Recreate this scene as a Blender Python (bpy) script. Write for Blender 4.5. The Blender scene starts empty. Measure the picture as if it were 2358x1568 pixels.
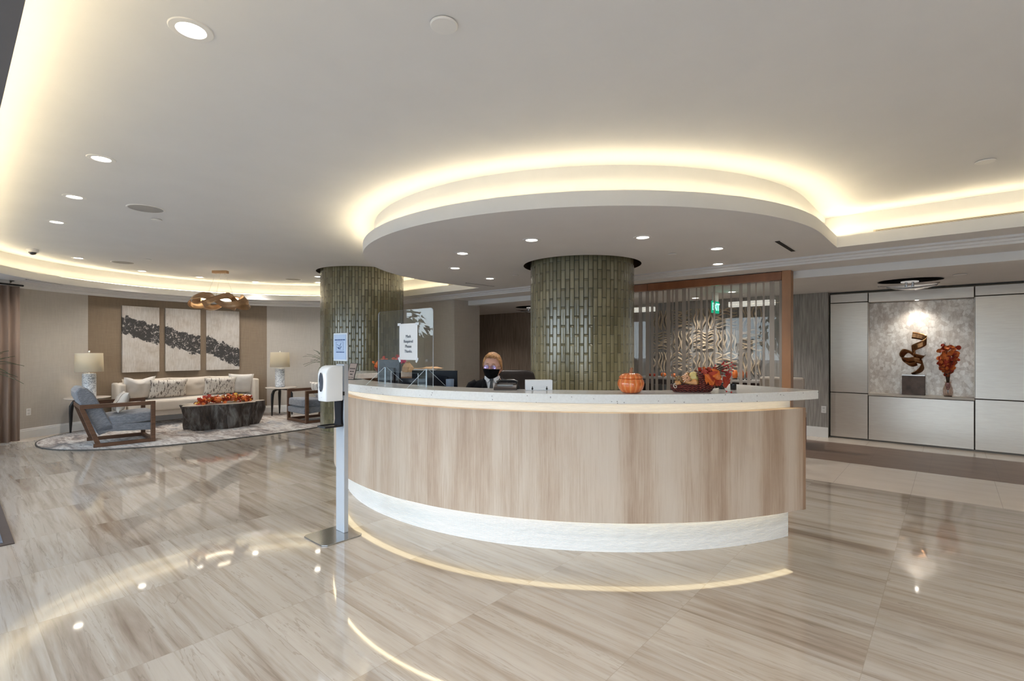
import bpy, bmesh, math, random
from mathutils import Vector, Matrix, noise
PI = math.pi
C = bpy.context.scene.collection
SC = bpy.context.scene
# ------------------------------------------------------------------ camera
# world axes follow the building grid: X runs from the glass front to the back wall, Y runs along the walls
FX, FY = 0.7511, 0.6602            # viewing direction
cam_d = bpy.data.cameras.new('camera'); cam = bpy.data.objects.new('camera', cam_d); C.objects.link(cam)
cam.location = (0, 0, 1.5)
cam.rotation_euler = (PI/2, 0, math.atan2(FY, FX) - PI/2)
cam_d.sensor_width = 36; cam_d.sensor_fit = 'HORIZONTAL'
cam_d.lens = 1150/2358*36; cam_d.shift_y = 19/2358; cam_d.clip_start = 0.05; cam_d.clip_end = 300
SC.camera = cam
SC.view_settings.view_transform = 'Standard'; SC.view_settings.look = 'None'
SC.view_settings.gamma = 1; SC.view_settings.use_curve_mapping = False
SC.view_settings.exposure = 0.78
# ------------------------------------------------------------------ daylight outside the glass front
w = bpy.data.worlds.new('sky'); SC.world = w; w.use_nodes = True
nt = w.node_tree; nt.nodes.clear()
wo = nt.nodes.new('ShaderNodeOutputWorld'); bg = nt.nodes.new('ShaderNodeBackground')
tcw = nt.nodes.new('ShaderNodeTexCoord'); spw = nt.nodes.new('ShaderNodeSeparateXYZ'); rmw = nt.nodes.new('ShaderNodeValToRGB')
nt.links.new(tcw.outputs['Generated'], spw.inputs[0]); nt.links.new(spw.outputs['Z'], rmw.inputs[0])
rmw.color_ramp.elements[0].position = 0.0; rmw.color_ramp.elements[0].color = (0.80, 0.90, 1.0, 1)
rmw.color_ramp.elements[1].position = 0.8; rmw.color_ramp.elements[1].color = (0.52, 0.70, 1.0, 1)
nt.links.new(rmw.outputs[0], bg.inputs[0]); nt.links.new(bg.outputs[0], wo.inputs[0])
bg.inputs[1].default_value = 4.2
def portal(name, loc, rot, sx, sy):
    l = bpy.data.lights.new(name, 'AREA'); l.shape = 'RECTANGLE'; l.size = sx; l.size_y = sy; l.cycles.is_portal = True
    o = bpy.data.objects.new(name, l); C.objects.link(o); o.location = loc; o.rotation_euler = rot
portal('daylight_front', (-2.36, 2.5, 1.28), (PI/2, 0, -PI/2), 15.2, 2.44)
LED_COL = (1.0, 0.83, 0.52)
LED_COVE = 22.0; LED_DESK = 1.5

# ------------------------------------------------------------------ helpers
def at(px, py, z):
    d = 1150*(z-1.5)/(803-py); r = (px-1179)/1150*d
    return Vector((FX*d + FY*r, FY*d - FX*r, z))
def atd(px, py, d):
    r = (px-1179)/1150*d
    return Vector((FX*d + FY*r, FY*d - FX*r, 1.5 + (803-py)/1150*d))
class MB:
    def __init__(s): s.v = []; s.f = []; s.m = []
    def add(s, vs, fs, m=0):
        b = len(s.v); s.v += [tuple(p) for p in vs]; s.f += [tuple(b+i for i in f) for f in fs]; s.m += [m]*len(fs); return s
    def box(s, c, d, rot=None, m=0):
        x, y, z = [a/2 for a in d]
        vs = [Vector((sx*x, sy*y, sz*z)) for sz in (-1, 1) for sx, sy in ((-1,-1),(1,-1),(1,1),(-1,1))]
        if rot is not None: vs = [rot @ p for p in vs]
        c = Vector(c); vs = [p + c for p in vs]
        return s.add(vs, [(3,2,1,0),(4,5,6,7),(0,1,5,4),(1,2,6,5),(2,3,7,6),(3,0,4,7)], m)
    def b2(s, a, b, m=0):
        return s.box([(p+q)/2 for p, q in zip(a, b)], [abs(q-p) for p, q in zip(a, b)], None, m)
    def prism(s, poly, z0, z1, m=0, cap=True, side=True):
        n = len(poly); vs = [(x, y, z0) for x, y in poly] + [(x, y, z1) for x, y in poly]
        fs = []
        if side: fs += [(i, (i+1) % n, n+(i+1) % n, n+i) for i in range(n)]
        if cap: fs += [tuple(range(n-1, -1, -1)), tuple(range(n, 2*n))]
        return s.add(vs, fs, m)
    def lathe(s, prof, n=28, c=(0,0,0), rot=None, m=0, sx=1, sy=1, cap=True):
        vs = []; fs = []; k = len(prof); c = Vector(c)
        for i in range(n):
            a = 2*PI*i/n
            for r, z in prof:
                p = Vector((r*math.cos(a)*sx, r*math.sin(a)*sy, z))
                vs.append((rot @ p if rot is not None else p) + c)
        for i in range(n):
            j = (i+1) % n
            for q in range(k-1): fs.append((i*k+q, j*k+q, j*k+q+1, i*k+q+1))
        if cap:
            if prof[0][0] > 1e-6: fs.append(tuple(i*k for i in range(n-1, -1, -1)))
            if prof[-1][0] > 1e-6: fs.append(tuple(i*k+k-1 for i in range(n)))
        return s.add(vs, fs, m)
    def tube(s, pts, r, n=8, m=0, closed=False, flat=1.0, cap=True):
        pts = [Vector(p) for p in pts]; k = len(pts); rr = r if isinstance(r, (list, tuple)) else [r]*k
        vs = []; fs = []; up = None
        for i, p in enumerate(pts):
            if closed: t = pts[(i+1) % k] - pts[i-1]
            else: t = pts[min(i+1, k-1)] - pts[max(i-1, 0)]
            if t.length < 1e-9: t = Vector((0,0,1))
            t.normalize()
            if up is None:
                up = Vector((0,0,1)) if abs(t.z) < .9 else Vector((1,0,0))
            a = (up - t*up.dot(t))
            if a.length < 1e-6: a = t.orthogonal()
            a.normalize(); up = a; b = t.cross(a)
            for j in range(n):
                th = 2*PI*j/n
                vs.append(p + a*(math.cos(th)*rr[i]) + b*(math.sin(th)*rr[i]*flat))
        for i in range(k if closed else k-1):
            i2 = (i+1) % k
            for j in range(n):
                j2 = (j+1) % n
                fs.append((i*n+j, i*n+j2, i2*n+j2, i2*n+j))
        if cap and not closed:
            fs.append(tuple(range(n-1, -1, -1))); fs.append(tuple((k-1)*n+j for j in range(n)))
        return s.add(vs, fs, m)
    def strip(s, A, B, m=0, closed=False):
        n = len(A); vs = list(A)+list(B)
        fs = [(i, (i+1) % n, n+(i+1) % n, n+i) for i in range(n if closed else n-1)]
        return s.add(vs, fs, m)
    def grid(s, P, m=0, closed_u=False, closed_v=False):
        nu = len(P); nv = len(P[0]); vs = [p for r in P for p in r]; fs = []
        for i in range(nu if closed_u else nu-1):
            for j in range(nv if closed_v else nv-1):
                i2 = (i+1) % nu; j2 = (j+1) % nv
                fs.append((i*nv+j, i2*nv+j, i2*nv+j2, i*nv+j2))
        return s.add(vs, fs, m)
    def sphere(s, c, r, n=10, k=6, m=0, rot=None):
        r = (r, r, r) if not isinstance(r, (tuple, list)) else r
        prof = [(math.sin(PI*i/k), -math.cos(PI*i/k)) for i in range(k+1)]
        vs = []; fs = []; c = Vector(c)
        for i in range(n):
            a = 2*PI*i/n
            for q, z in prof:
                p = Vector((q*math.cos(a)*r[0], q*math.sin(a)*r[1], z*r[2])); vs.append((rot @ p if rot is not None else p)+c)
        K = k+1
        for i in range(n):
            j = (i+1) % n
            for q in range(k): fs.append((i*K+q, j*K+q, j*K+q+1, i*K+q+1))
        return s.add(vs, fs, m)
    def xf(s, M_):
        s.v = [tuple(M_ @ Vector(p)) for p in s.v]; return s
def obj(name, mb, mats, parent=None, smooth=False, bevel=0.0, sub=0, ang=35, loc=None, rot=None, solid=0.0, merge=True):
    me = bpy.data.meshes.new(name); me.from_pydata([tuple(p) for p in mb.v], [], mb.f)
    mats = mats if isinstance(mats, (list, tuple)) else [mats]
    for m_ in mats: me.materials.append(m_)
    for p, mi in zip(me.polygons, mb.m): p.material_index = mi
    if merge or True:
        bm = bmesh.new(); bm.from_mesh(me)
        if merge: bmesh.ops.remove_doubles(bm, verts=bm.verts, dist=1e-5)
        if merge: bmesh.ops.recalc_face_normals(bm, faces=bm.faces)
        bm.to_mesh(me); bm.free()
    o = bpy.data.objects.new(name, me); C.objects.link(o)
    if smooth:
        for p in me.polygons: p.use_smooth = True
        if not sub: me.set_sharp_from_angle(angle=math.radians(ang))
    if solid:
        q = o.modifiers.new('solid', 'SOLIDIFY'); q.thickness = solid; q.offset = 0
    if bevel:
        q = o.modifiers.new('bevel', 'BEVEL'); q.width = bevel; q.segments = 2; q.limit_method = 'ANGLE'; q.angle_limit = math.radians(40)
    if sub:
        q = o.modifiers.new('sub', 'SUBSURF'); q.levels = sub; q.render_levels = sub
    if parent is not None: o.parent = parent
    if loc is not None: o.location = loc
    if rot is not None: o.rotation_euler = rot
    return o
def tag(o, label, cat, group=None, kind=None):
    if label: o['label'] = label
    if cat: o['category'] = cat
    if group: o['group'] = group
    if kind: o['kind'] = kind
    return o
def thing(name, label, cat, loc=(0,0,0), rz=0, group=None):
    o = bpy.data.objects.new(name, None); C.objects.link(o); o.location = loc; o.rotation_euler = (0, 0, rz); o.empty_display_size = .05
    return tag(o, label, cat, group)
def struct(name, mb, mats, **k):
    o = obj(name, mb, mats, **k); o['kind'] = 'structure'; return o
def dup(root, label, loc=None, rz=None, group=None):
    r = root.copy(); C.objects.link(r)
    if loc is not None: r.location = loc
    if rz is not None: r.rotation_euler = (0, 0, rz)
    r['label'] = label
    if group: r['group'] = group
    for ch in [o for o in bpy.data.objects if o.parent == root]:
        c = ch.copy(); C.objects.link(c); c.parent = r
        for g in [o for o in bpy.data.objects if o.parent == ch]:
            d = g.copy(); C.objects.link(d); d.parent = c
    return r
def text(name, body, size, mat, parent, loc, rot, align='CENTER', ext=0.0006, spacing=1.0, bold=0.0):
    cu = bpy.data.curves.new(name, 'FONT'); cu.body = body; cu.size = size; cu.align_x = align; cu.align_y = 'CENTER'
    cu.extrude = ext; cu.space_character = spacing; cu.offset = bold; cu.materials.append(mat)
    o = bpy.data.objects.new(name, cu); C.objects.link(o); bpy.context.view_layer.update()
    me = bpy.data.meshes.new_from_object(o.evaluated_get(bpy.context.evaluated_depsgraph_get()))
    bpy.data.objects.remove(o); bpy.data.curves.remove(cu); me.materials.clear(); me.materials.append(mat)
    o = bpy.data.objects.new(name, me); C.objects.link(o); o.parent = parent; o.location = loc; o.rotation_euler = rot
    return o
# ------------------------------------------------------------------ materials
MATS = {}
def nodes(name):
    m = bpy.data.materials.new(name); m.use_nodes = True; t = m.node_tree; t.nodes.clear()
    out = t.nodes.new('ShaderNodeOutputMaterial'); bs = t.nodes.new('ShaderNodeBsdfPrincipled')
    t.links.new(bs.outputs[0], out.inputs[0]); return m, t, bs, out
def N(t, kind, **k):
    n = t.nodes.new(kind)
    for a, v in k.items(): setattr(n, a, v)
    return n
def coords(t, scale=(1,1,1), which='Object', loc=(0,0,0), rot=(0,0,0)):
    tc = N(t, 'ShaderNodeTexCoord'); mp = N(t, 'ShaderNodeMapping'); mp.inputs['Scale'].default_value = scale
    mp.inputs['Location'].default_value = loc; mp.inputs['Rotation'].default_value = rot
    t.links.new(tc.outputs[which], mp.inputs[0]); return mp.outputs[0]
def noise_tex(t, vec, scale, detail=4, rough=.55, dist=0.0):
    n = N(t, 'ShaderNodeTexNoise'); n.inputs['Scale'].default_value = scale; n.inputs['Detail'].default_value = detail
    n.inputs['Roughness'].default_value = rough; n.inputs['Distortion'].default_value = dist
    t.links.new(vec, n.inputs['Vector']); return n.outputs['Fac']
def ramp(t, fac, stops, interp='LINEAR'):
    r = N(t, 'ShaderNodeValToRGB'); cr = r.color_ramp; cr.interpolation = interp
    while len(cr.elements) > 1: cr.elements.remove(cr.elements[-1])
    for i, (p, c) in enumerate(stops):
        e = cr.elements[0] if i == 0 else cr.elements.new(p)
        e.position = p; e.color = (c[0], c[1], c[2], 1)
    t.links.new(fac, r.inputs[0]); return r.outputs[0]
def math_n(t, op, a, b=None, c=None):
    n = N(t, 'ShaderNodeMath', operation=op)
    for i, x in enumerate((a, b, c)):
        if x is None: continue
        if isinstance(x, (int, float)): n.inputs[i].default_value = x
        else: t.links.new(x, n.inputs[i])
    return n.outputs[0]
def mixc(t, fac, a, b, mode='MIX'):
    n = N(t, 'ShaderNodeMix', data_type='RGBA', blend_type=mode)
    for i, x in ((0, fac), (6, a), (7, b)):
        if isinstance(x, (int, float)): n.inputs[i].default_value = x
        elif isinstance(x, tuple): n.inputs[i].default_value = (x[0], x[1], x[2], 1)
        else: t.links.new(x, n.inputs[i])
    return n.outputs[2]
def bump(t, bs, h, strength, dist=.01):
    b = N(t, 'ShaderNodeBump'); b.inputs['Strength'].default_value = strength; b.inputs['Distance'].default_value = dist
    t.links.new(h, b.inputs['Height']); t.links.new(b.outputs[0], bs.inputs['Normal'])
def M(name, col, rough=.5, metal=0.0, var=.06, scale=6, stretch=(1,1,1), bmp=0.0, bscale=60, bstretch=None, bdist=.004, coat=0.0, sheen=0.0, spec=.5, detail=4):
    if name in MATS: return MATS[name]
    m, t, bs, out = nodes(name)
    v = coords(t, stretch); f = noise_tex(t, v, scale, detail)
    lo = tuple(max(0, c*(1-var*1.6)) for c in col); hi = tuple(min(1, c*(1+var*1.6)) for c in col)
    t.links.new(ramp(t, f, [(.25, lo), (.75, hi)]), bs.inputs['Base Color'])
    bs.inputs['Roughness'].default_value = rough; bs.inputs['Metallic'].default_value = metal
    bs.inputs['Coat Weight'].default_value = coat; bs.inputs['Sheen Weight'].default_value = sheen
    bs.inputs['Specular IOR Level'].default_value = spec
    if bmp:
        v2 = coords(t, bstretch or (1,1,1)); bump(t, bs, noise_tex(t, v2, bscale, 3), bmp, bdist)
    MATS[name] = m; return m
def EM(name, col, strength):
    if name in MATS: return MATS[name]
    m = bpy.data.materials.new(name); m.use_nodes = True; t = m.node_tree; t.nodes.clear()
    out = N(t, 'ShaderNodeOutputMaterial'); e = N(t, 'ShaderNodeEmission'); e.inputs[0].default_value = (*col, 1); e.inputs[1].default_value = strength
    t.links.new(e.outputs[0], out.inputs[0]); MATS[name] = m; return m
def GLASS(name, tint=(.97,.99,.98), ior=1.45, rough=.01):
    if name in MATS: return MATS[name]
    m = bpy.data.materials.new(name); m.use_nodes = True; t = m.node_tree; t.nodes.clear()
    out = N(t, 'ShaderNodeOutputMaterial'); tr = N(t, 'ShaderNodeBsdfTransparent'); gl = N(t, 'ShaderNodeBsdfGlossy')
    mx = N(t, 'ShaderNodeMixShader'); tr.inputs[0].default_value = (*tint, 1); gl.inputs['Roughness'].default_value = rough
    # Schlick reflectance of one face, the same from either side of the pane
    ge = N(t, 'ShaderNodeNewGeometry'); dt = N(t, 'ShaderNodeVectorMath', operation='DOT_PRODUCT'); t.links.new(ge.outputs['Normal'], dt.inputs[0]); t.links.new(ge.outputs['Incoming'], dt.inputs[1])
    f0 = ((ior-1)/(ior+1))**2
    fr = math_n(t, 'MULTIPLY_ADD', math_n(t, 'POWER', math_n(t, 'SUBTRACT', 1.0, math_n(t, 'ABSOLUTE', dt.outputs['Value'])), 5.0), 1-f0, f0)
    t.links.new(fr, mx.inputs[0]); t.links.new(tr.outputs[0], mx.inputs[1]); t.links.new(gl.outputs[0], mx.inputs[2]); t.links.new(mx.outputs[0], out.inputs[0])
    MATS[name] = m; return m
white_paint = M('ceiling_paint', (.74,.735,.735), .85, var=.015, scale=2)
trim_white = M('trim_white', (.78,.77,.76), .45, var=.02)
dark_gap = M('dark_gap', (.012,.011,.01), .7)
black_plastic = M('black_plastic', (.012,.012,.014), .35)
chrome = M('brushed_chrome', (.75,.75,.77), .22, 1.0, var=.03)
# ------------------------------------------------------------------ floor
def travertine():
    m, t, bs, out = nodes('polished_travertine')
    tc = N(t, 'ShaderNodeTexCoord'); sp = N(t, 'ShaderNodeSeparateXYZ'); t.links.new(tc.outputs['Object'], sp.inputs[0])
    u = math_n(t, 'DIVIDE', math_n(t, 'SUBTRACT', sp.outputs[0], .339), .82); v = math_n(t, 'DIVIDE', math_n(t, 'SUBTRACT', sp.outputs[1], .311), .86)
    fu = math_n(t, 'FRACT', u); fv = math_n(t, 'FRACT', v)
    # every tile holds two slabs cut from different stone
    hu = math_n(t, 'FLOOR', math_n(t, 'MULTIPLY', u, 2.0)); cu = math_n(t, 'FLOOR', u); cv = math_n(t, 'FLOOR', v)
    cb = N(t, 'ShaderNodeCombineXYZ'); t.links.new(hu, cb.inputs[0]); t.links.new(cv, cb.inputs[1])
    wn = N(t, 'ShaderNodeTexWhiteNoise', noise_dimensions='2D'); t.links.new(cb.outputs[0], wn.inputs['Vector'])
    sc = N(t, 'ShaderNodeVectorMath', operation='SCALE'); t.links.new(wn.outputs['Color'], sc.inputs[0]); sc.inputs['Scale'].default_value = 7.0
    # each slab: offset only a little across the vein so veins still differ tile to tile
    mp = N(t, 'ShaderNodeMapping'); mp.inputs['Scale'].default_value = (1.0, .055, 1); t.links.new(tc.outputs['Object'], mp.inputs[0])
    av = N(t, 'ShaderNodeVectorMath', operation='ADD'); t.links.new(mp.outputs[0], av.inputs[0]); t.links.new(sc.outputs[0], av.inputs[1])
    n1 = noise_tex(t, av.outputs[0], 5.5, 6, .60, .5)
    n2 = noise_tex(t, av.outputs[0], 26, 5, .6, .3)
    col = ramp(t, n1, [(.24, (.215,.16,.118)), (.36, (.315,.256,.204)), (.46, (.412,.362,.308)), (.58, (.468,.424,.374)), (.75, (.392,.345,.295))])
    col2 = ramp(t, n2, [(.32, (.66,.59,.52)), (.5, (1,1,1)), (.8, (1.0,.985,.96))])
    col = mixc(t, .55, col, col2, 'MULTIPLY')
    vn = noise_tex(t, av.outputs[0], 6.5, 6, .6, 1.0)
    vl = math_n(t, 'ABSOLUTE', math_n(t, 'SUBTRACT', vn, .5)); vlm = math_n(t, 'LESS_THAN', vl, .006)
    col = mixc(t, math_n(t, 'MULTIPLY', vlm, .35), col, (.22,.17,.13))
    tint = ramp(t, wn.outputs['Value'], [(0, (.93,.93,.935)), (1, (1.04,1.035,1.02))])
    col = mixc(t, .8, col, tint, 'MULTIPLY')
    eu = math_n(t, 'MINIMUM', fu, math_n(t, 'SUBTRACT', 1.0, fu)); ev = math_n(t, 'MINIMUM', fv, math_n(t, 'SUBTRACT', 1.0, fv))
    line = math_n(t, 'LESS_THAN', math_n(t, 'MINIMUM', eu, ev), .0022)
    col = mixc(t, math_n(t, 'MULTIPLY', line, .55), col, (.30,.25,.2))
    t.links.new(col, bs.inputs['Base Color'])
    bs.inputs['Roughness'].default_value = .045; bs.inputs['IOR'].default_value = 2.15
    return m
trav = travertine()
def plain_tile(name, a, b, size, offs, rough):
    m, t, bs, out = nodes(name)
    tc = N(t, 'ShaderNodeTexCoord'); sp = N(t, 'ShaderNodeSeparateXYZ'); t.links.new(tc.outputs['Object'], sp.inputs[0])
    fv = math_n(t, 'FRACT', math_n(t, 'DIVIDE', math_n(t, 'SUBTRACT', sp.outputs[1], offs), size))
    ev = math_n(t, 'MINIMUM', fv, math_n(t, 'SUBTRACT', 1.0, fv)); line = math_n(t, 'LESS_THAN', ev, .003)
    col = ramp(t, noise_tex(t, coords(t, (3, 1, 1)), 2.2, 5), [(.3, a), (.7, b)])
    col = mixc(t, math_n(t, 'MULTIPLY', line, .5), col, tuple(x*.45 for x in a))
    t.links.new(col, bs.inputs['Base Color']); bs.inputs['Roughness'].default_value = rough; return m
pale_tile = plain_tile('pale_stone', (.60,.52,.44), (.66,.585,.505), .68, .311, .25)
brown_tile = plain_tile('brown_stone', (.165,.105,.075), (.225,.15,.11), .62, .2, .38)
fl = MB()
for a, b, mi in ((-2.5, 6.57, 0), (6.57, 7.85, 1), (7.85, 9.41, 2), (9.41, 10.4, 1)):
    fl.add([(a,-5.2,0),(b,-5.2,0),(b,13.2,0),(a,13.2,0)], [(0,1,2,3)], mi)
struct('floor', fl, [trav, pale_tile, brown_tile])
WC = Vector((3.31, 8.16)); WR = 4.23                                   # centre and radius of the curved lounge wall
def arc(c, r, a0, a1, n, z): return [(c[0]+r*math.cos(math.radians(a0+(a1-a0)*i/n)), c[1]+r*math.sin(math.radians(a0+(a1-a0)*i/n)), z) for i in range(n+1)]
fb = MB(); fb.strip(arc(WC, WR, 32, 129, 60, .0012), arc(WC, WR-.36, 32, 129, 60, .0012))
struct('floor_border', fb, pale_tile)
# ------------------------------------------------------------------ walls
def fabric(name, a, b, horiz=False, s=160):
    m, t, bs, out = nodes(name)
    n1 = noise_tex(t, coords(t, (1,1,.12) if not horiz else (.12,.12,1)), s*.25, 4); n2 = noise_tex(t, coords(t, (.12,.12,1)), s*.3, 3)
    n3 = noise_tex(t, coords(t), 1.3, 2)
    f = math_n(t, 'ADD', math_n(t, 'MULTIPLY', n1, .5), math_n(t, 'ADD', math_n(t, 'MULTIPLY', n2, .35), math_n(t, 'MULTIPLY', n3, .15)))
    t.links.new(ramp(t, f, [(.35, a), (.65, b)]), bs.inputs['Base Color']); bs.inputs['Roughness'].default_value = .42
    return m
wall_tan = fabric('tan_wallcovering', (.235,.175,.12), (.285,.215,.15))
wall_beige = fabric('beige_wallcovering', (.47,.43,.385), (.53,.49,.44))
wall_paint = M('wall_beige_paint', (.46,.37,.28), .7, var=.03, scale=3)
def curved_wall(a0, a1, r, mat):
    n = max(6, int((a1-a0)/1.6)); m = MB()
    A0, A1 = arc(WC, r, a0, a1, n, 0), arc(WC, r, a0, a1, n, 2.60); B0, B1 = arc(WC, r+.16, a0, a1, n, 0), arc(WC, r+.16, a0, a1, n, 2.60)
    m.strip(A0, A1); m.strip(B0, B1); m.strip(A1, B1); m.strip(A0, B0)
    m.add([A0[0], A1[0], B1[0], B0[0]], [(0,1,2,3)]); m.add([A0[-1], A1[-1], B1[-1], B0[-1]], [(0,1,2,3)])
    return struct('wall_left', m, mat, smooth=True)
curved_wall(111.4, 129, WR-.02, wall_beige); curved_wall(66.5, 111.4, WR, wall_tan); curved_wall(29, 66.5, WR-.02, wall_beige)
def bent(prof, a0, a1, name, mat):       # moulding swept round the curved wall: profile of (inset, z)
    m = MB(); n = 64
    rows = [arc(WC, WR-d, a0, a1, n, z) for d, z in prof]
    for p, q in zip(rows[:-1], rows[1:]): m.strip(p, q)
    return struct(name, m, mat, smooth=True, ang=25)
bent([(0.0,0),(.045,0),(.045,.13),(.035,.135),(.035,.155),(.02,.165),(0,.165)], 29, 129, 'baseboard_left', trim_white)
bent([(0.0,2.50),(.035,2.50),(.045,2.52),(.045,2.535),(.075,2.555),(.115,2.565),(.12,2.58),(.16,2.585),(.165,2.602)], 29, 129, 'trim_1', trim_white)
pier = MB(); pier.b2((7.0,7.75,0), (7.75,11.62,2.6)); struct('wall_back', pier, wall_beige, bevel=.01)
pb = MB(); pb.b2((6.975,7.73,0), (7.77,10.3,.16)); struct('baseboard_back', pb, trim_white, bevel=.006)
wp = M('striated_wallpaper', (.29,.225,.175), .5, var=.34, scale=5, stretch=(3,16,.55), detail=6, spec=.6)
wg = M('grey_striated_wallpaper', (.31,.29,.27), .5, var=.30, scale=5, stretch=(3,16,.6), detail=6, spec=.6)
bw = MB(); bw.b2((9.98,4.95,0), (10.2,12.6,2.6)); struct('wall_far', bw, wp)
gw = MB(); gw.b2((9.85,1.56,0), (10.2,4.95,2.6)); struct('wall_gray', gw, wg)
gb = MB(); gb.b2((9.825,1.555,0), (9.85,4.95,.15)); gb.b2((9.835,1.555,.15), (9.85,4.95,.17)); struct('baseboard_gray', gb, trim_white)
cw = MB(); cw.b2((7.6,11.6,0), (9.98,11.75,2.6)); struct('wall_corridor', cw, wall_paint)
# panelled wall with the lit niche
silver_panel = fabric('silver_panel', (.60,.54,.485), (.66,.60,.54), horiz=True, s=200)
silver_panel.node_tree.nodes['Principled BSDF'].inputs['Roughness'].default_value = .27
silver_panel.node_tree.nodes['Principled BSDF'].inputs['Metallic'].default_value = .4
def capiz():
    m, t, bs, out = nodes('capiz_shell'); v = coords(t, (1,1,.75)); vo = N(t, 'ShaderNodeTexVoronoi'); vo.inputs['Scale'].default_value = 26; t.links.new(v, vo.inputs['Vector'])
    vd = N(t, 'ShaderNodeTexVoronoi', feature='DISTANCE_TO_EDGE'); vd.inputs['Scale'].default_value = 26; t.links.new(v, vd.inputs['Vector'])
    n = noise_tex(t, coords(t, (1,1,.3)), 11, 6, .65)
    sp = N(t, 'ShaderNodeSeparateColor'); t.links.new(vo.outputs['Color'], sp.inputs[0])
    f = math_n(t, 'ADD', math_n(t, 'MULTIPLY', sp.outputs[0], .25), math_n(t, 'MULTIPLY', n, .75))
    col = ramp(t, f, [(.3, (.47,.385,.32)), (.5, (.65,.58,.515)), (.7, (.82,.77,.71))])
    col = mixc(t, math_n(t, 'MULTIPLY', math_n(t, 'LESS_THAN', vd.outputs['Distance'], .035), .25), col, (.30,.23,.18))
    t.links.new(col, bs.inputs['Base Color']); bs.inputs['Roughness'].default_value = .3; bs.inputs['Metallic'].default_value = .15
    bump(t, bs, f, .25, .006); return m
cap_m = capiz()
U0 = 9.94
wall_core = MB(); wall_core.b2((10.18,-5.2,0), (10.4,1.56,2.6)); struct('wall_right', wall_core, wall_paint)
def panel(v0, v1, z0, z1, mat=silver_panel, u=U0):
    m = MB(); g = .006; m.b2((u, v0+g, z0+g), (10.18, v1-g, z1-g)); return struct('wall_right_panel', m, mat, bevel=.003)
cols = [(1.545,1.013), (-.259,-1.53), (-1.53,-2.8), (-2.8,-4.07), (-4.07,-5.2)]
for b, a in cols:
    panel(a, b, .02, .767); panel(a, b, .767, 2.268); panel(a, b, 2.268, 2.42)
panel(-.259, 1.013, .02, .74); panel(-.259, 1.013, 2.25, 2.42)
gapm = MB(); gapm.b2((9.965,-5.2,0), (10.179,1.55,.02)); struct('trim_2', gapm, M('kick_bronze', (.18,.16,.14), .5, .3))
nb = MB(); nb.b2((10.15,-.259,.74), (10.179,1.013,2.25)); struct('wall_niche', nb, cap_m)
ns = MB(); ns.b2((U0-.012,-.259,.742), (10.15,1.013,.778)); struct('trim_3', ns, M('niche_shelf', (.62,.55,.47), .3), bevel=.003)
nr = MB(); nr.b2((U0,-.259,.78), (10.15,-.262,2.25)); nr.b2((U0,1.013,.78), (10.15,1.016,2.25)); struct('trim_4', nr, silver_panel)
# hidden ends of the hall
ew = MB(); ew.b2((-2.4,-5.4,0), (10.4,-5.2,3.0)); struct('wall_end', ew, wall_paint)
# ------------------------------------------------------------------ glass front (behind the camera) and side window
alu = M('window_aluminium', (.20,.19,.18), .4, .6)
pane = GLASS('window_glass')
ff = MB()
ff.b2((-2.4,-5.2,2.5), (-2.2,10.2,3.0)); ff.b2((-2.35,-5.2,0), (-2.25,10.2,.06))
for y in (-5.17,-2.8,-.4,2.0,4.4,6.6,8.55,10.17): ff.b2((-2.34,y-.03,.06), (-2.26,y+.03,2.5))
struct('window_2', ff, alu)
fp = MB(); fp.b2((-2.305,-5.2,.06), (-2.295,10.2,2.5)); struct('window_pane', fp, pane)
A, B = Vector((.66,11.45,0)), Vector((-2.25,10.2,0)); D = (B-A).normalized(); L_ = (B-A).length; ang = math.atan2(D.y, D.x)
sw = MB(); R_ = Matrix.Rotation(ang, 3, 'Z')
def swb(s0, s1, z0, z1, th=.1): sw.box(A + D*((s0+s1)/2) + Vector((0,0,(z0+z1)/2)), (s1-s0, th, z1-z0), R_)
swb(0, L_, 2.42, 2.6, .2); swb(0, L_, 0, .22, .14)
for s in (0.05, 1.2): swb(s-.03, s+.03, .22, 2.42, .08)
swb(1.23, L_, .22, 2.42, .14)
struct('window_1', sw, trim_white)
sp_ = MB(); sp_.box(A + D*.625 + Vector((0,0,1.32)), (1.15, .012, 2.2), R_); struct('window_pane', sp_, pane)
# ground and trees outside (mirrored in the counter shield)
gr = MB(); gr.add([(-60,-60,-.05),(-2.4,-60,-.05),(-2.4,60,-.05),(-60,60,-.05)], [(0,1,2,3)]); gr.add([(-2.4,13.4,-.05),(20,13.4,-.05),(20,60,-.05),(-2.4,60,-.05)], [(0,1,2,3)])
struct('ground', gr, M('driveway', (.13,.125,.12), .8, var=.1, scale=1.5))
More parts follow.
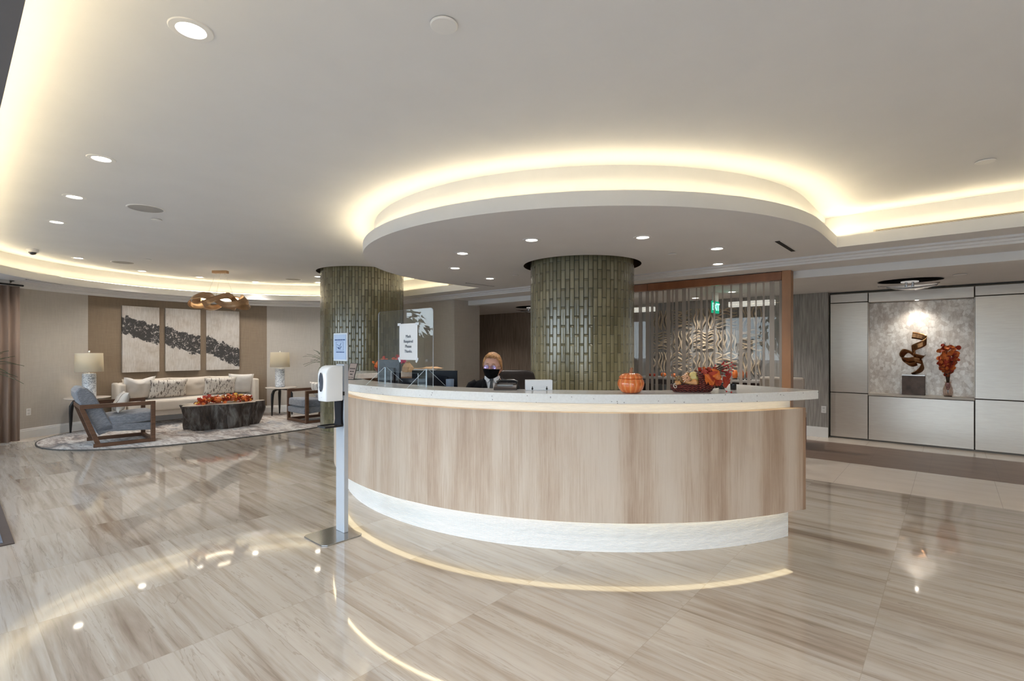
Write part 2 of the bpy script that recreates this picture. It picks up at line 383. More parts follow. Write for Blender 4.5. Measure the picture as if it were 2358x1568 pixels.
# ------------------------------------------------------------------ ceiling
HC, HS, HL = 2.96, 2.60, 2.72
KC = (5.53, 3.67); KR = 2.74
def lip(d):
    P = [(.17-d, -4.6-d), (.17-d, 8.9)]
    P += [(3.285+(3.115+d)*math.cos(a), 8.9+(3.115+d)*math.sin(a)) for a in [PI - PI*i/64 for i in range(1, 64)]]
    P += [(6.4+d, 8.9), (6.4+d, KC[1]+KR-d), (KC[0], KC[1]+KR-d)]
    P += [(KC[0]+(KR-d)*math.cos(a), KC[1]+(KR-d)*math.sin(a)) for a in [PI/2 + PI*i/80 for i in range(1, 80)]]
    P += [(KC[0], KC[1]-KR+d), (6.4+d, KC[1]-KR+d), (6.4+d, -4.6-d)]
    return P
def loops_mesh(name, loops, z, mat, flip=False):
    bm = bmesh.new(); es = []
    for lp in loops:
        vs = [bm.verts.new((x, y, z)) for x, y in lp]
        for i in range(len(vs)): es.append(bm.edges.new((vs[i], vs[(i+1) % len(vs)])))
    bmesh.ops.triangle_fill(bm, edges=es, use_beauty=True, normal=(0,0,-1))
    me = bpy.data.meshes.new(name); bm.to_mesh(me); bm.free(); me.materials.append(mat)
    o = bpy.data.objects.new(name, me); C.objects.link(o); o['kind'] = 'structure'; return o
def circ(c, r, n=64): return [(c[0]+r*math.cos(2*PI*i/n), c[1]+r*math.sin(2*PI*i/n)) for i in range(n)]
COL2, COL2R, RING2 = (5.585, 3.68), .677, .77
COL1, COL1R, RING1 = (5.34, 8.53), .77, .845
loops_mesh('ceiling', [[(-2.4,-5.2),(7,-5.2),(7,13),(-2.4,13)], circ(COL1, RING1)], HC, white_paint)
loops_mesh('ceiling_soffit', [[(-2.4,-5.2),(6.78,-5.2),(6.78,12.9),(-2.4,12.9)], lip(0), circ(COL2, RING2)], HS, white_paint)
es_ = MB(); es_.b2((-2.2,-5.2,2.585),(.168,8.9,2.5995)); struct('ceiling_entrance', es_, M('taupe_ceiling_slab', (.17,.16,.16), .8, var=.02))  # thin slab just under the soffit, in a darker taupe
def zl(P, z): return [(x, y, z) for x, y in P]
cv = MB()
cv.strip(zl(lip(0), HS), zl(lip(0), HL), closed=True); cv.strip(zl(lip(0), HL), zl(lip(.025), HL), closed=True)
cv.strip(zl(lip(.025), HL), zl(lip(.025), HL-.075), closed=True); cv.strip(zl(lip(.025), HL-.075), zl(lip(.13), HL-.075), closed=True)
cv.strip(zl(lip(.13), HL-.075), zl(lip(.13), HC), closed=True)
struct('ceiling_cove', cv, white_paint, smooth=True, ang=30)
lb = MB(); lb.strip(zl(lip(.040), HL-.022), zl(lip(.054), HL+.006), closed=True); lb.strip(zl(lip(.054), HL+.006), zl(lip(.056), HL-.075), closed=True)
struct('cove_light_channel', lb, white_paint)
ld = MB(); ld.strip(zl(lip(.037), HL-.020), zl(lip(.051), HL+.008), closed=True)
struct('cove_light_strip', ld, EM('cove_led', LED_COL, LED_COVE))
# rings round the column heads
def ring(c, r, z):
    m = MB(); m.strip(zl(circ(c, r), z), zl(circ(c, r), z+.22), closed=True); m.add(zl(circ(c, r), z+.22), [tuple(range(64))])
    struct('ceiling_ring', m, M('ring_bronze', (.06,.03,.02), .6), smooth=True)
ring(COL2, RING2, HS); ring(COL1, RING1, HC)
# stepped mouldings, beam, corridor ceiling
st = MB()
prof = [(6.78,2.60),(6.78,2.578),(6.80,2.572),(6.835,2.572),(6.84,2.55),(6.865,2.545),(6.87,2.522),(7.40,2.522),(7.40,2.425),(7.64,2.425),(7.64,2.44),(7.72,2.44),(7.72,2.452),(10.4,2.452)]
for (u0, z0), (u1, z1) in zip(prof[:-1], prof[1:]):
    st.add([(u0,-5.2,z0),(u0,13,z0),(u1,13,z1),(u1,-5.2,z1)], [(0,1,2,3)])
struct('ceiling_beam', st, white_paint)
rf = MB(); rf.b2((-2.6,-5.6,3.25), (10.6,13.4,3.35)); struct('roof', rf, M('roof_deck', (.2,.2,.2), .9))
# ------------------------------------------------------------------ tiled columns
def bamboo_tile():
    m, t, bs, out = nodes('glazed_bamboo_tile')
    at_ = N(t, 'ShaderNodeAttribute'); at_.attribute_name = 'tile_tone'
    sp = N(t, 'ShaderNodeSeparateColor'); t.links.new(at_.outputs['Color'], sp.inputs[0])
    n = noise_tex(t, coords(t, (1,1,.25)), 22, 4)
    f = math_n(t, 'ADD', math_n(t, 'MULTIPLY', sp.outputs[0], .55), math_n(t, 'MULTIPLY', n, .45))
    t.links.new(ramp(t, f, [(.15, (.115,.103,.055)), (.5, (.170,.153,.085)), (.85, (.225,.205,.125))]), bs.inputs['Base Color'])
    bs.inputs['Roughness'].default_value = .25; bs.inputs['Coat Weight'].default_value = .9; bs.inputs['Coat Roughness'].default_value = .16
    bump(t, bs, n, .12, .004); return m
bam = bamboo_tile(); grout = M('dark_grout', (.05,.052,.03), .6)
def column(c, r, z1, h=.2225):
    n = int(round(2*PI*r/.056)); da = 2*PI/n; m = MB(); tones = []; rnd = random.Random(int(r*1000))
    m.lathe([(r-.012, 0), (r-.012, z1+.15)], n=n, cap=False, m=1)
    for i in range(n):
        z = -h if i % 2 else -h*.5
        while z < z1+.1:
            a, b = max(z, 0)+.0025, min(z+h, z1+.14)-.0025
            z += h
            if b-a < .01: continue
            th = i*da; tone = rnd.random(); P = []
            for (zz, k) in ((a, .5), (a+.002, 1), (a+.006, 1), (b-.026, 1), (b-.020, 1), (b-.014, .35), (b-.009, 1.5), (b-.002, 1.3), (b, .5)):
                row = []
                for q in (-.465, -.41, 0, .41, .465):
                    dr = (.0048*(1-(abs(q)/.5)**3)*k if abs(q) < .45 else -.005) + r - .005
                    row.append((dr*math.cos(th+q*da), dr*math.sin(th+q*da), zz))
                P.append(row)
            f0 = len(m.f); m.grid(P); tones += [(f0, len(m.f), tone)]
    o = obj('column', m, [bam, grout], smooth=True, ang=50, merge=False, loc=(c[0], c[1], 0)); o['kind'] = 'structure'
    at_ = o.data.attributes.new('tile_tone', 'FLOAT_COLOR', 'FACE'); vals = [0.5]*(4*len(o.data.polygons))
    for f0, f1, tn in tones:
        for k in range(f0, f1): vals[4*k:4*k+4] = [tn, tn, tn, 1]
    at_.data.foreach_set('color', vals)
    return o
column(COL2, COL2R, HS); column(COL1, COL1R, HC)
# ------------------------------------------------------------------ reception desk (arc round the middle column)
DC = (5.535, 3.69); TOP = 1.184
def da(r, a, z): return (DC[0]+r*math.cos(math.radians(a)), DC[1]+r*math.sin(math.radians(a)), z)
def ring_solid(m, r0, r1, z0, z1, a0, a1, n=96, mi=0):
    A = [a0+(a1-a0)*i/n for i in range(n+1)]
    r0f = r0 if callable(r0) else (lambda a: r0)
    q = [[da(r1, a, z0) for a in A], [da(r1, a, z1) for a in A], [da(r0f(a), a, z1) for a in A], [da(r0f(a), a, z0) for a in A]]
    for i in range(4): m.strip(q[i], q[(i+1) % 4], mi)
    for e in (0, -1): m.add([q[i][e] for i in range(4)], [(0,1,2,3)], mi)
    return m
def oak():
    m, t, bs, out = nodes('limed_oak_veneer')
    n1 = noise_tex(t, coords(t, (1,1,.05)), 3.4, 4, .55, .3); n2 = noise_tex(t, coords(t, (1,1,.035)), 95, 5, .7); n3 = noise_tex(t, coords(t, (1,1,.3)), 9, 5)
    f = math_n(t, 'ADD', math_n(t, 'MULTIPLY', n1, .62), math_n(t, 'ADD', math_n(t, 'MULTIPLY', n2, .25), math_n(t, 'MULTIPLY', n3, .13)))
    t.links.new(ramp(t, f, [(.36, (.335,.225,.155)), (.45, (.44,.325,.24)), (.54, (.55,.445,.355)), (.66, (.60,.505,.42))]), bs.inputs['Base Color'])
    bs.inputs['Roughness'].default_value = .42; bump(t, bs, n2, .12, .003); return m
oak_m = oak()
def rippled():
    m, t, bs, out = nodes('white_rippled_panel')
    tc = N(t, 'ShaderNodeTexCoord'); sp = N(t, 'ShaderNodeSeparateXYZ'); t.links.new(tc.outputs['Object'], sp.inputs[0])
    wv = math_n(t, 'SINE', math_n(t, 'MULTIPLY', sp.outputs[2], 620.0))
    dx = math_n(t, 'SUBTRACT', sp.outputs[0], DC[0]); dy = math_n(t, 'SUBTRACT', sp.outputs[1], DC[1])
    an = math_n(t, 'MULTIPLY', math_n(t, 'ARCTAN2', dy, dx), 2.93)
    cb = N(t, 'ShaderNodeCombineXYZ'); t.links.new(math_n(t, 'MULTIPLY', an, 11.0), cb.inputs[0]); t.links.new(math_n(t, 'MULTIPLY', sp.outputs[2], 26.0), cb.inputs[1])
    sc = N(t, 'ShaderNodeTexNoise'); sc.inputs['Scale'].default_value = 1.0; sc.inputs['Detail'].default_value = 1; t.links.new(cb.outputs[0], sc.inputs['Vector'])
    h = math_n(t, 'ADD', math_n(t, 'MULTIPLY', wv, .16), math_n(t, 'MULTIPLY', sc.outputs['Fac'], 1.6))
    groove = math_n(t, 'LESS_THAN', wv, -.55)
    t.links.new(mixc(t, math_n(t, 'MULTIPLY', groove, .16), (.84,.83,.82), (.55,.54,.53)), bs.inputs['Base Color'])
    bs.inputs['Roughness'].default_value = .4; bump(t, bs, h, .55, .012); return m
rip = rippled()
def quartz():
    m, t, bs, out = nodes('speckled_quartz')
    vo = N(t, 'ShaderNodeTexVoronoi'); vo.inputs['Scale'].default_value = 38; t.links.new(coords(t), vo.inputs['Vector'])
    sp = N(t, 'ShaderNodeSeparateColor'); t.links.new(vo.outputs['Color'], sp.inputs[0])
    chip = math_n(t, 'MULTIPLY', math_n(t, 'LESS_THAN', vo.outputs['Distance'], .17), math_n(t, 'GREATER_THAN', sp.outputs[0], .72))
    c = ramp(t, noise_tex(t, coords(t), 60, 3), [(.3, (.70,.68,.65)), (.7, (.76,.745,.72))])
    t.links.new(mixc(t, chip, c, (.34,.32,.31)), bs.inputs['Base Color']); bs.inputs['Roughness'].default_value = .14; return m
qz = quartz()
A0, A1 = 121.0, 248.2
desk = thing('reception_desk', 'curved limed oak reception desk with white stone counter and glowing bands', 'reception desk', (0,0,0))
obj('wood_front', ring_solid(MB(), 2.985, 3.045, .256, 1.04, A0, A1, 120), oak_m, desk, smooth=True)
oak_dark = M('oak_edge', (.34,.215,.14), .45, var=.12, scale=20, stretch=(1,1,.1))
obj('end_trim', ring_solid(MB(), 2.985, 3.046, .25, 1.04, A1, A1+.62, 3), oak_dark, desk)['label'] = 'narrow darker oak end edge'
obj('kick_band', ring_solid(MB(), 2.86, 2.914, 0, .32, A0, A1+.25, 120), rip, desk, smooth=True)['label'] = 'white rippled base band lit from above'
obj('light_band', ring_solid(MB(), 2.88, 2.935, .98, 1.118, A0, A1+.1, 120), rip, desk, smooth=True)['label'] = 'white rippled band glowing under the counter'
ledge = ring_solid(MB(), 2.90, 3.0, 1.005, 1.035, A0, A1, 120); obj('ledge', ledge, oak_m, desk, smooth=True)
obj('soffit_ledge', ring_solid(MB(), 2.88, 3.0, .258, .285, A0, A1, 120), oak_m, desk, smooth=True)
inner = lambda a: 2.80 - .45*max(0, min(1, (a-232)/16.2))**1.3 - (.70*max(0, min(1, (137-a)/15))**1.2)
obj('countertop', ring_solid(MB(), inner, 3.146, 1.118, TOP, A0-1, A1+.6, 140), qz, desk, smooth=True, bevel=.004)['label'] = 'white speckled stone counter'
obj('inner_panel', ring_solid(MB(), 2.82, 2.86, .02, 1.118, A0, A1, 90), M('desk_laminate', (.42,.33,.25), .5, var=.1, scale=8, stretch=(1,1,.2)), desk, smooth=True)
obj('worktop', ring_solid(MB(), 2.32, 2.82, .72, .75, A0, 236, 90), M('worktop_wood', (.33,.17,.09), .35, var=.15, scale=6), desk, smooth=True)
obj('led_strip', ring_solid(MB(), 2.92, 2.98, .250, .256, A0, A1-.5, 90), EM('desk_led', LED_COL, LED_DESK*1.0), desk)['label'] = 'warm light strip under the wood front'
obj('led_strip', ring_solid(MB(), 3.03, 3.05, 1.108, 1.116, A0, A1-.6, 90), EM('counter_led', LED_COL, LED_DESK*2.4), desk)['label'] = 'warm light strip under the counter'
# end cabinet behind the flared end of the counter
obj('end_panel', ring_solid(MB(), 2.42, 2.86, .0, 1.118, A1-2.6, A1-.2, 4), oak_m, desk)
obj('end_panel', ring_solid(MB(), 2.15, 2.86, .0, 1.118, A0+.4, A0+3, 4), oak_m, desk)
# ------------------------------------------------------------------ lounge furniture
rug_m, t, bs, out = nodes('distressed_rug')
v = coords(t, (1.1,.45,1)); n1 = noise_tex(t, v, 3.0, 6, .7, .8); n2 = noise_tex(t, coords(t, (6,1.2,1)), 4, 5, .7); n3 = noise_tex(t, coords(t), 160, 2)
vo = N(t, 'ShaderNodeTexVoronoi'); vo.inputs['Scale'].default_value = 2.2; t.links.new(coords(t, (1,1.2,1)), vo.inputs['Vector'])
col = ramp(t, n1, [(.36, (.055,.042,.04)), (.43, (.22,.15,.11)), (.49, (.46,.40,.36)), (.56, (.60,.56,.52)), (.66, (.20,.21,.25))])
col = mixc(t, .85, col, ramp(t, n2, [(.38, (.40,.32,.27)), (.52, (1,1,1))]), 'MULTIPLY')
t.links.new(mixc(t, .35, col, ramp(t, n3, [(.3, (.75,.75,.75)), (.7, (1.05,1.05,1.05))]), 'MULTIPLY'), bs.inputs['Base Color'])
bs.inputs['Roughness'].default_value = .95; bs.inputs['Sheen Weight'].default_value = .3; bump(t, bs, n3, .4, .006)
def oval(cx, cy, a, b, n=96, e=2.25):
    P = []
    for i in range(n):
        th = 2*PI*i/n; c, s = math.cos(th), math.sin(th)
        P.append((cx+a*math.copysign(abs(c)**(2/e), c), cy+b*math.copysign(abs(s)**(2/e), s)))
    return P
rug = thing('area_rug', 'large oval rug with faded grey and brown brushstroke pattern', 'rug', (3.55,10.6,0))
rb = MB(); rb.prism(oval(0,0,2.6,1.66), .001, .013); obj('pile', rb, rug_m, rug)
rt = MB(); rt.tube([(x, y, .008) for x, y in oval(0,0,2.61,1.67)], .009, 6, closed=True); obj('binding', rt, M('rug_binding', (.06,.055,.05), .8), rug, smooth=True)
linen = M('cream_linen', (.60,.53,.45), .85, var=.05, scale=5, bmp=.25, bscale=350, sheen=.3)
linen2 = M('white_linen', (.64,.60,.555), .85, var=.05, scale=6, bmp=.3, bscale=300, sheen=.3)
walnut = M('walnut', (.115,.055,.03), .38, var=.25, scale=6, stretch=(1,1,8), detail=5)
dark_wood = M('dark_walnut', (.045,.02,.013), .4, var=.3, scale=6, stretch=(6,1,1))
espresso = M('espresso_black', (.012,.010,.009), .3)
def cushion(w_, d_, h_, puff=.35, nu=16, nv=12, nw=5, seed=0, amp=.006):
    # box cushion with crowned top, soft edges; local origin at bottom centre
    m = MB(); P = []
    prof = [(0,0)]
    rows = []
    k = 8
    for i in range(k+1):
        a = -PI/2 + PI*i/k
        rows.append((math.cos(a)*.5, math.sin(a)*.5))
    n = 40
    e = 7.0
    for i in range(n):
        th = 2*PI*i/n; c, s = math.cos(th), math.sin(th)
        ux = math.copysign(abs(c)**(2/e), c); uy = math.copysign(abs(s)**(2/e), s)
        row = []
        for q in (0.0, .5, .85, .97):
            row.append((ux*q*w_/2, uy*q*d_/2, -h_*.02*(1-q*q)))
        for rx, rz in ((1,.06),(1.0,.2),(1.0,.8),(.985,.93)):
            row.append((ux*(w_/2)*rx, uy*(d_/2)*rx, h_*rz))
        for q in (.9, .6, .3, 0.0):
            row.append((ux*q*w_/2, uy*q*d_/2, h_*(1+puff*.3*(1-q**2.5))))
        P.append(row)
    m.grid(P, closed_u=True)
    for i, p in enumerate(m.v):
        x = noise.noise(Vector(p)*6+Vector((seed,seed*2,0)))*amp
        m.v[i] = (p[0]*(1+x*.5), p[1]*(1+x*.5), p[2]+x*(1 if p[2] > h_*.5 else 0))
    return m
def pillow(w_, h_, t_, seed=0, n=18, wr=.006, dent=0.0):
    # scatter cushion standing in the XZ plane, thickness along Y; origin at bottom centre
    m = MB()
    for sgn in (1, -1):
        P = []
        for i in range(n+1):
            row = []
            for j in range(n+1):
                x = -1+2*i/n; z = -1+2*j/n
                th = ((1-abs(x)**2.6)*(1-abs(z)**2.6))**.55
                pin = 1-.07*(1-abs(z)**2)*abs(x)**3 ; pin2 = 1-.07*(1-abs(x)**2)*abs(z)**3
                wv = noise.noise(Vector((x*2.2+seed*3.1, z*2.2, sgn*3+seed)))*wr*3*th + noise.noise(Vector((x*6+seed, z*6, sgn*5)))*wr*th
                dz = dent*math.exp(-(x*2.2)**2)*max(0, z)**2
                row.append((x*w_/2*pin, sgn*(th*t_/2)+wv, (z*pin2+1)*h_/2 - dz))
            P.append(row)
        m.grid(P)
    return m
sofa = thing('sofa', 'long cream upholstered sofa below the three paintings', 'sofa', (3.365,11.48,.0135))
L2 = 2.48/2; DP = .66
m = MB(); m.b2((-L2+.02,.03,.19),(L2-.02,DP-.02,.30)); obj('base', m, linen, sofa, bevel=.015)
m = MB()
m.b2((-L2,.0,.19),(-L2+.11,DP,.83)); obj('arm', m, linen, sofa, bevel=.03)
m = MB(); m.b2((L2-.11,.0,.19),(L2,DP,.83)); obj('arm', m, linen, sofa, bevel=.03)
m = MB(); m.b2((-L2+.1,DP-.13,.25),(L2-.1,DP,.83)); obj('backrest', m, linen, sofa, bevel=.03)
obj('seat_cushion', cushion(2.48-.24, .60, .19, .3, seed=2), linen, sofa, smooth=True, loc=(0,.27,.30), ang=60)
for i, x in enumerate((-.735, 0.0, .735)):
    o = obj('back_cushion', pillow(.78, .44, .20, seed=i+1), linen, sofa, smooth=True, loc=(x,DP-.20,.47), rot=(.13,0,0), ang=70)
for sx in (-1, 1):
    for y in (.05, DP-.06):
        m = MB(); m.lathe([(.018,0),(.03,.195)], n=4, rot=Matrix.Rotation(PI/4, 3, 'Z')); obj('leg', m, dark_wood, sofa, loc=(sx*(L2-.07),y,0))
# patterned pillow material: short dark dashes on cream
pat, t, bs, out = nodes('dash_pattern_fabric')
v = coords(t, (13,1,3.6)); n1 = noise_tex(t, v, 3.2, 3, .5, .4); n2 = noise_tex(t, coords(t, (30,1,8)), 3, 2)
msk = math_n(t, 'GREATER_THAN', math_n(t, 'ADD', n1, math_n(t, 'MULTIPLY', n2, .15)), .655)
t.links.new(mixc(t, math_n(t, 'MULTIPLY', msk, .85), (.60,.55,.49), (.10,.075,.06)), bs.inputs['Base Color']); bs.inputs['Roughness'].default_value = .9
def sofa_pillow(x, y, z, w_, h_, t_, mat, rot, label, seed, dent=0):
    o = obj('throw_pillow', pillow(w_, h_, t_, seed, dent=dent), mat, smooth=True, loc=(3.365+x, 11.48+y, z), rot=rot, ang=80)
    tag(o, label, 'pillow', 'throw pillows on the sofa'); return o
SP = .53
sofa_pillow(-.93, .27, SP, .56, .46, .19, linen2, (.30,0,.30), 'plain white square pillow with a dented top at the left end of the sofa', 11, .07)
sofa_pillow(-.42, .26, SP, .66, .38, .15, pat, (.28,0,.05), 'lumbar pillow with dark dashes beside the dented white pillow', 12)
sofa_pillow(.52, .25, SP, .62, .38, .15, pat, (.28,0,-.05), 'lumbar pillow with dark dashes behind the autumn garland, sofa right half', 13)
sofa_pillow(.93, .27, SP, .50, .44, .17, linen2, (.26,.04,-.18), 'plain white square pillow against the right arm of the sofa', 14)
# armchairs
chair_f, t, bs, out = nodes('slub_grey_fabric')
n1 = noise_tex(t, coords(t, (1,1,9)), 16, 5, .7); n2 = noise_tex(t, coords(t, (1,1,3)), 120, 3)
f = math_n(t, 'ADD', math_n(t, 'MULTIPLY', n1, .6), math_n(t, 'MULTIPLY', n2, .4))
t.links.new(ramp(t, f, [(.34, (.09,.10,.125)), (.5, (.185,.195,.225)), (.66, (.34,.35,.37))]), bs.inputs['Base Color']); bs.inputs['Roughness'].default_value = .9; bs.inputs['Sheen Weight'].default_value = .25
chair_top = M('slub_grey_fabric_top', (.33,.33,.345), .9, var=.15, scale=30, stretch=(1,1,4), sheen=.3)
def armchair(label, loc, rz):
    # local: faces +X, width along Y, front at x=0
    a = thing('armchair', label, 'armchair', loc, rz)
    wy, ln, h = .84, .93, .65; th = .05
    for s in (-1, 1):
        m = MB(); y = s*(wy/2-th/2)
        m.box((-.03, y, h/2), (.06, th, h)); obj('front_leg', m, walnut, a, bevel=.004)
        m = MB(); m.b2((-ln, y-th/2, h-.06), (-.0601, y+th/2, h)); obj('armrest', m, walnut, a, bevel=.004)
        m = MB(); q = [(-ln+.0,h-.0601),(-ln+.06,h-.0601),(-ln+.245,.0551),(-ln+.18,.0551)]
        m.add([(x, y-th/2, z) for x, z in q]+[(x, y+th/2, z) for x, z in q], [(0,1,2,3),(7,6,5,4),(0,4,5,1),(1,5,6,2),(2,6,7,3),(3,7,4,0)]); obj('rear_leg', m, walnut, a, bevel=.003)
        m = MB(); m.b2((-ln+.16, y-th/2, 0), (-.0601, y+th/2, .055)); obj('runner', m, walnut, a, bevel=.004)
    m = MB(); m.b2((-.055,-wy/2+th+.001,0),(-.005,wy/2-th-.001,.055)); obj('stretcher', m, walnut, a, bevel=.004)
    m = MB(); m.b2((-ln,-wy/2+th+.001,h-.06),(-ln+.06,wy/2-th-.001,h)); obj('back_rail', m, walnut, a, bevel=.004)
    iw = wy-2*th-.02
    Ry = Matrix.Rotation(.06, 4, 'Y')
    m = MB(); m.b2((-.72,-iw/2,.165),(.0,iw/2,.285)); m.xf(Matrix.Translation((0,0,.015)) @ Ry); obj('seat_base', m, chair_f, a, bevel=.02)
    o = obj('seat_cushion', cushion(.66, iw, .145, .35, seed=5), chair_f, a, smooth=True, loc=(-.30,0,.315), rot=(0,-.06,0), ang=60)
    # back cushion: thick slab leaning backwards
    m = MB(); P = []
    prof = [(0,0),(.20,-.015),(.215,.02),(.205,.60),(.17,.72),(.10,.765),(.03,.73),(0,.64)]
    for y in (-iw/2, -iw/2+.02, 0, iw/2-.02, iw/2):
        e = .985 if abs(y) > iw/2-.01 else 1
        P.append([(.1+(x-.1)*e, y, .36+(z-.36)*e) for x, z in prof])
    m.grid(P, closed_v=True); k = len(prof)
    m.f.append(tuple(range(k-1,-1,-1))); m.m.append(0); m.f.append(tuple(4*k+i for i in range(k))); m.m.append(0)
    o = obj('back_cushion', m, chair_f, a, smooth=True, bevel=.018, loc=(-.70,0,.17), rot=(0,-.42,0), ang=40)
    return a
ch1 = armchair('grey armchair with walnut frame in front of the left side table', (2.27,10.03,.014), -.05)
ch2 = armchair('grey armchair with walnut frame partly hidden behind the left tiled column', (4.73,10.0,.014), PI)
stripe_p, t, bs, out = nodes('striped_pillow')
tc = N(t, 'ShaderNodeTexCoord'); sp = N(t, 'ShaderNodeSeparateXYZ'); t.links.new(tc.outputs['Object'], sp.inputs[0])
fr = math_n(t, 'FRACT', math_n(t, 'ADD', math_n(t, 'MULTIPLY', sp.outputs[0], 7.5), math_n(t, 'MULTIPLY', noise_tex(t, coords(t), 30, 3), .10)))
t.links.new(mixc(t, math_n(t, 'MULTIPLY', math_n(t, 'LESS_THAN', fr, .16), .8), (.66,.62,.57), (.12,.08,.07)), bs.inputs['Base Color']); bs.inputs['Roughness'].default_value = .9
def chair_pillow(loc, rz, label, s, tilt):
    o = obj('throw_pillow', pillow(.44,.34,.15, s), stripe_p, smooth=True, ang=80); o.matrix_world = Matrix.Translation(loc) @ Matrix.Rotation(rz, 4, 'Z') @ Matrix.Rotation(tilt, 4, 'X')
    tag(o, label, 'pillow')
chair_pillow((1.80,9.95,.50), PI/2-.05, 'small striped white pillow on the left armchair', 21, .42)
chair_pillow((5.22,9.92,.50), -PI/2, 'small striped white pillow on the armchair by the left column', 22, .42)
# round side tables and lamps
stone_top = M('pale_marble_top', (.62,.56,.50), .25, var=.08, scale=5)
def side_table(label, loc, rz):
    a = thing('side_table', label, 'side table', loc, rz)
    m = MB(); m.lathe([(0,.592),(.28,.592),(.325,.606),(.328,.616),(.325,.62),(0,.62)], n=40, cap=False); obj('tabletop', m, stone_top, a, smooth=True)
    for i in range(3):
        th = 2*PI*i/3+.3; c, s = math.cos(th), math.sin(th); m = MB()
        pts = [(.02,.575),(.12,.57),(.19,.545),(.225,.47),(.232,.35),(.235,.15),(.238,0)]
        m.tube([(c*r, s*r, z) for r, z in pts], [.018,.022,.030,.034,.029,.021,.014], 8); obj('leg', m, espresso, a, smooth=True)
    return a
side_table('round marble side table on black legs at the sofa left end', (1.70,11.60,.0135), .4)
side_table('round marble side table on black legs between sofa and right armchair', (5.03,11.36,.014), 1.0)
ceramic, t, bs, out = nodes('pitted_white_ceramic')
vo = N(t, 'ShaderNodeTexVoronoi'); vo.inputs['Scale'].default_value = 42; t.links.new(coords(t, (1,1,1.3)), vo.inputs['Vector'])
t.links.new(ramp(t, vo.outputs['Distance'], [(.2, (.78,.80,.82)), (.55, (.60,.63,.68)), (.8,(.28,.31,.36))]), bs.inputs['Base Color']); bs.inputs['Roughness'].default_value = .3; bump(t, bs, vo.outputs['Distance'], -.9, .02)
shade_m, t, bs, out = nodes('lamp_shade_linen')
bs.inputs['Base Color'].default_value = (.84,.80,.70,1); bs.inputs['Roughness'].default_value = .9
tl = N(t, 'ShaderNodeBsdfTranslucent'); tl.inputs[0].default_value = (.8,.74,.6,1); mx = N(t, 'ShaderNodeMixShader'); mx.inputs[0].default_value = .35
t.links.new(bs.outputs[0], mx.inputs[1]); t.links.new(tl.outputs[0], mx.inputs[2]); t.links.new(mx.outputs[0], out.inputs[0])
def table_lamp(label, loc):
    a = thing('table_lamp', label, 'lamp', loc)
    m = MB(); m.lathe([(0,0),(.085,0),(.10,.015),(.10,.405),(.092,.425),(.06,.43),(0,.43)], n=28, cap=False); obj('base', m, ceramic, a, smooth=True)
    m = MB(); m.lathe([(.006,.43),(.006,.80)], n=8); m.sphere((0,0,.815), .018); obj('stem', m, chrome, a, smooth=True)
    m = MB(); m.lathe([(.205,.455),(.195,.785)], n=40, cap=False); m.lathe([(.195,.785),(.02,.787)], n=40, cap=False); obj('lamp_shade', m, shade_m, a, smooth=True, solid=.003)
    m = MB(); m.sphere((0,0,.60), (.03,.03,.045)); obj('bulb', m, EM('lamp_bulb', (1,.85,.6), 22), a, smooth=True)
    return a
table_lamp('white shaded lamp on the left side table, beside the dark curtain', (1.72,11.60,.6345))
table_lamp('white shaded lamp on the side table right of the sofa', (5.01,11.38,.6345))
# tree-trunk coffee table
bark, t, bs, out = nodes('dark_bark')
n1 = noise_tex(t, coords(t, (1,1,.35)), 8, 7, .65, .6); n2 = noise_tex(t, coords(t, (2,2,.5)), 26, 5, .7)
t.links.new(ramp(t, n1, [(.32, (.012,.009,.008)), (.47, (.045,.028,.02)), (.55, (.10,.085,.075)), (.70, (.20,.19,.175))]), bs.inputs['Base Color'])
bs.inputs['Roughness'].default_value = .38; bump(t, bs, math_n(t, 'ADD', n1, math_n(t, 'MULTIPLY', n2, .5)), .9, .03)
ct = thing('coffee_table', 'dark tree trunk coffee table with pale wood top on the rug', 'coffee table', (3.52,10.42,.0135))
def trunk_r(th, z):
    lob = .15*math.cos(5*th+.6)+.07*math.cos(9*th+2)+.05*math.cos(14*th)
    e = (abs(math.cos(th))**2.8+abs(math.sin(th))**2.8)**(-1/2.8)
    fl_ = 1.0 - .16*(1-z/.455)+.05*math.sin(z*9+th*3)
    return e*(1+lob*.85)*fl_
m = MB(); P = []; nn = 120; zz = [.0,.03,.08,.14,.20,.26,.32,.38,.43,.452,.456]
for i in range(nn):
    th = 2*PI*i/nn; row = []
    for z in zz:
        r = trunk_r(th, z)*(1+.05*noise.noise(Vector((math.cos(th)*3, math.sin(th)*3, z*5))))*(.985 if z > .455 else 1)
        row.append((.66*r*math.cos(th), .335*r*math.sin(th), z))
    P.append(row)
m.grid(P, closed_u=True); obj('trunk', m, bark, ct, smooth=True, ang=70)
m = MB(); top = [(.66*.985*trunk_r(2*PI*i/nn,.455)*math.cos(2*PI*i/nn), .335*.985*trunk_r(2*PI*i/nn,.455)*math.sin(2*PI*i/nn)) for i in range(nn)]
m.prism(top, .4565, .462); obj('tabletop', m, M('pale_slab_top', (.55,.47,.39), .25, var=.1, scale=4, stretch=(1,4,1)), ct)
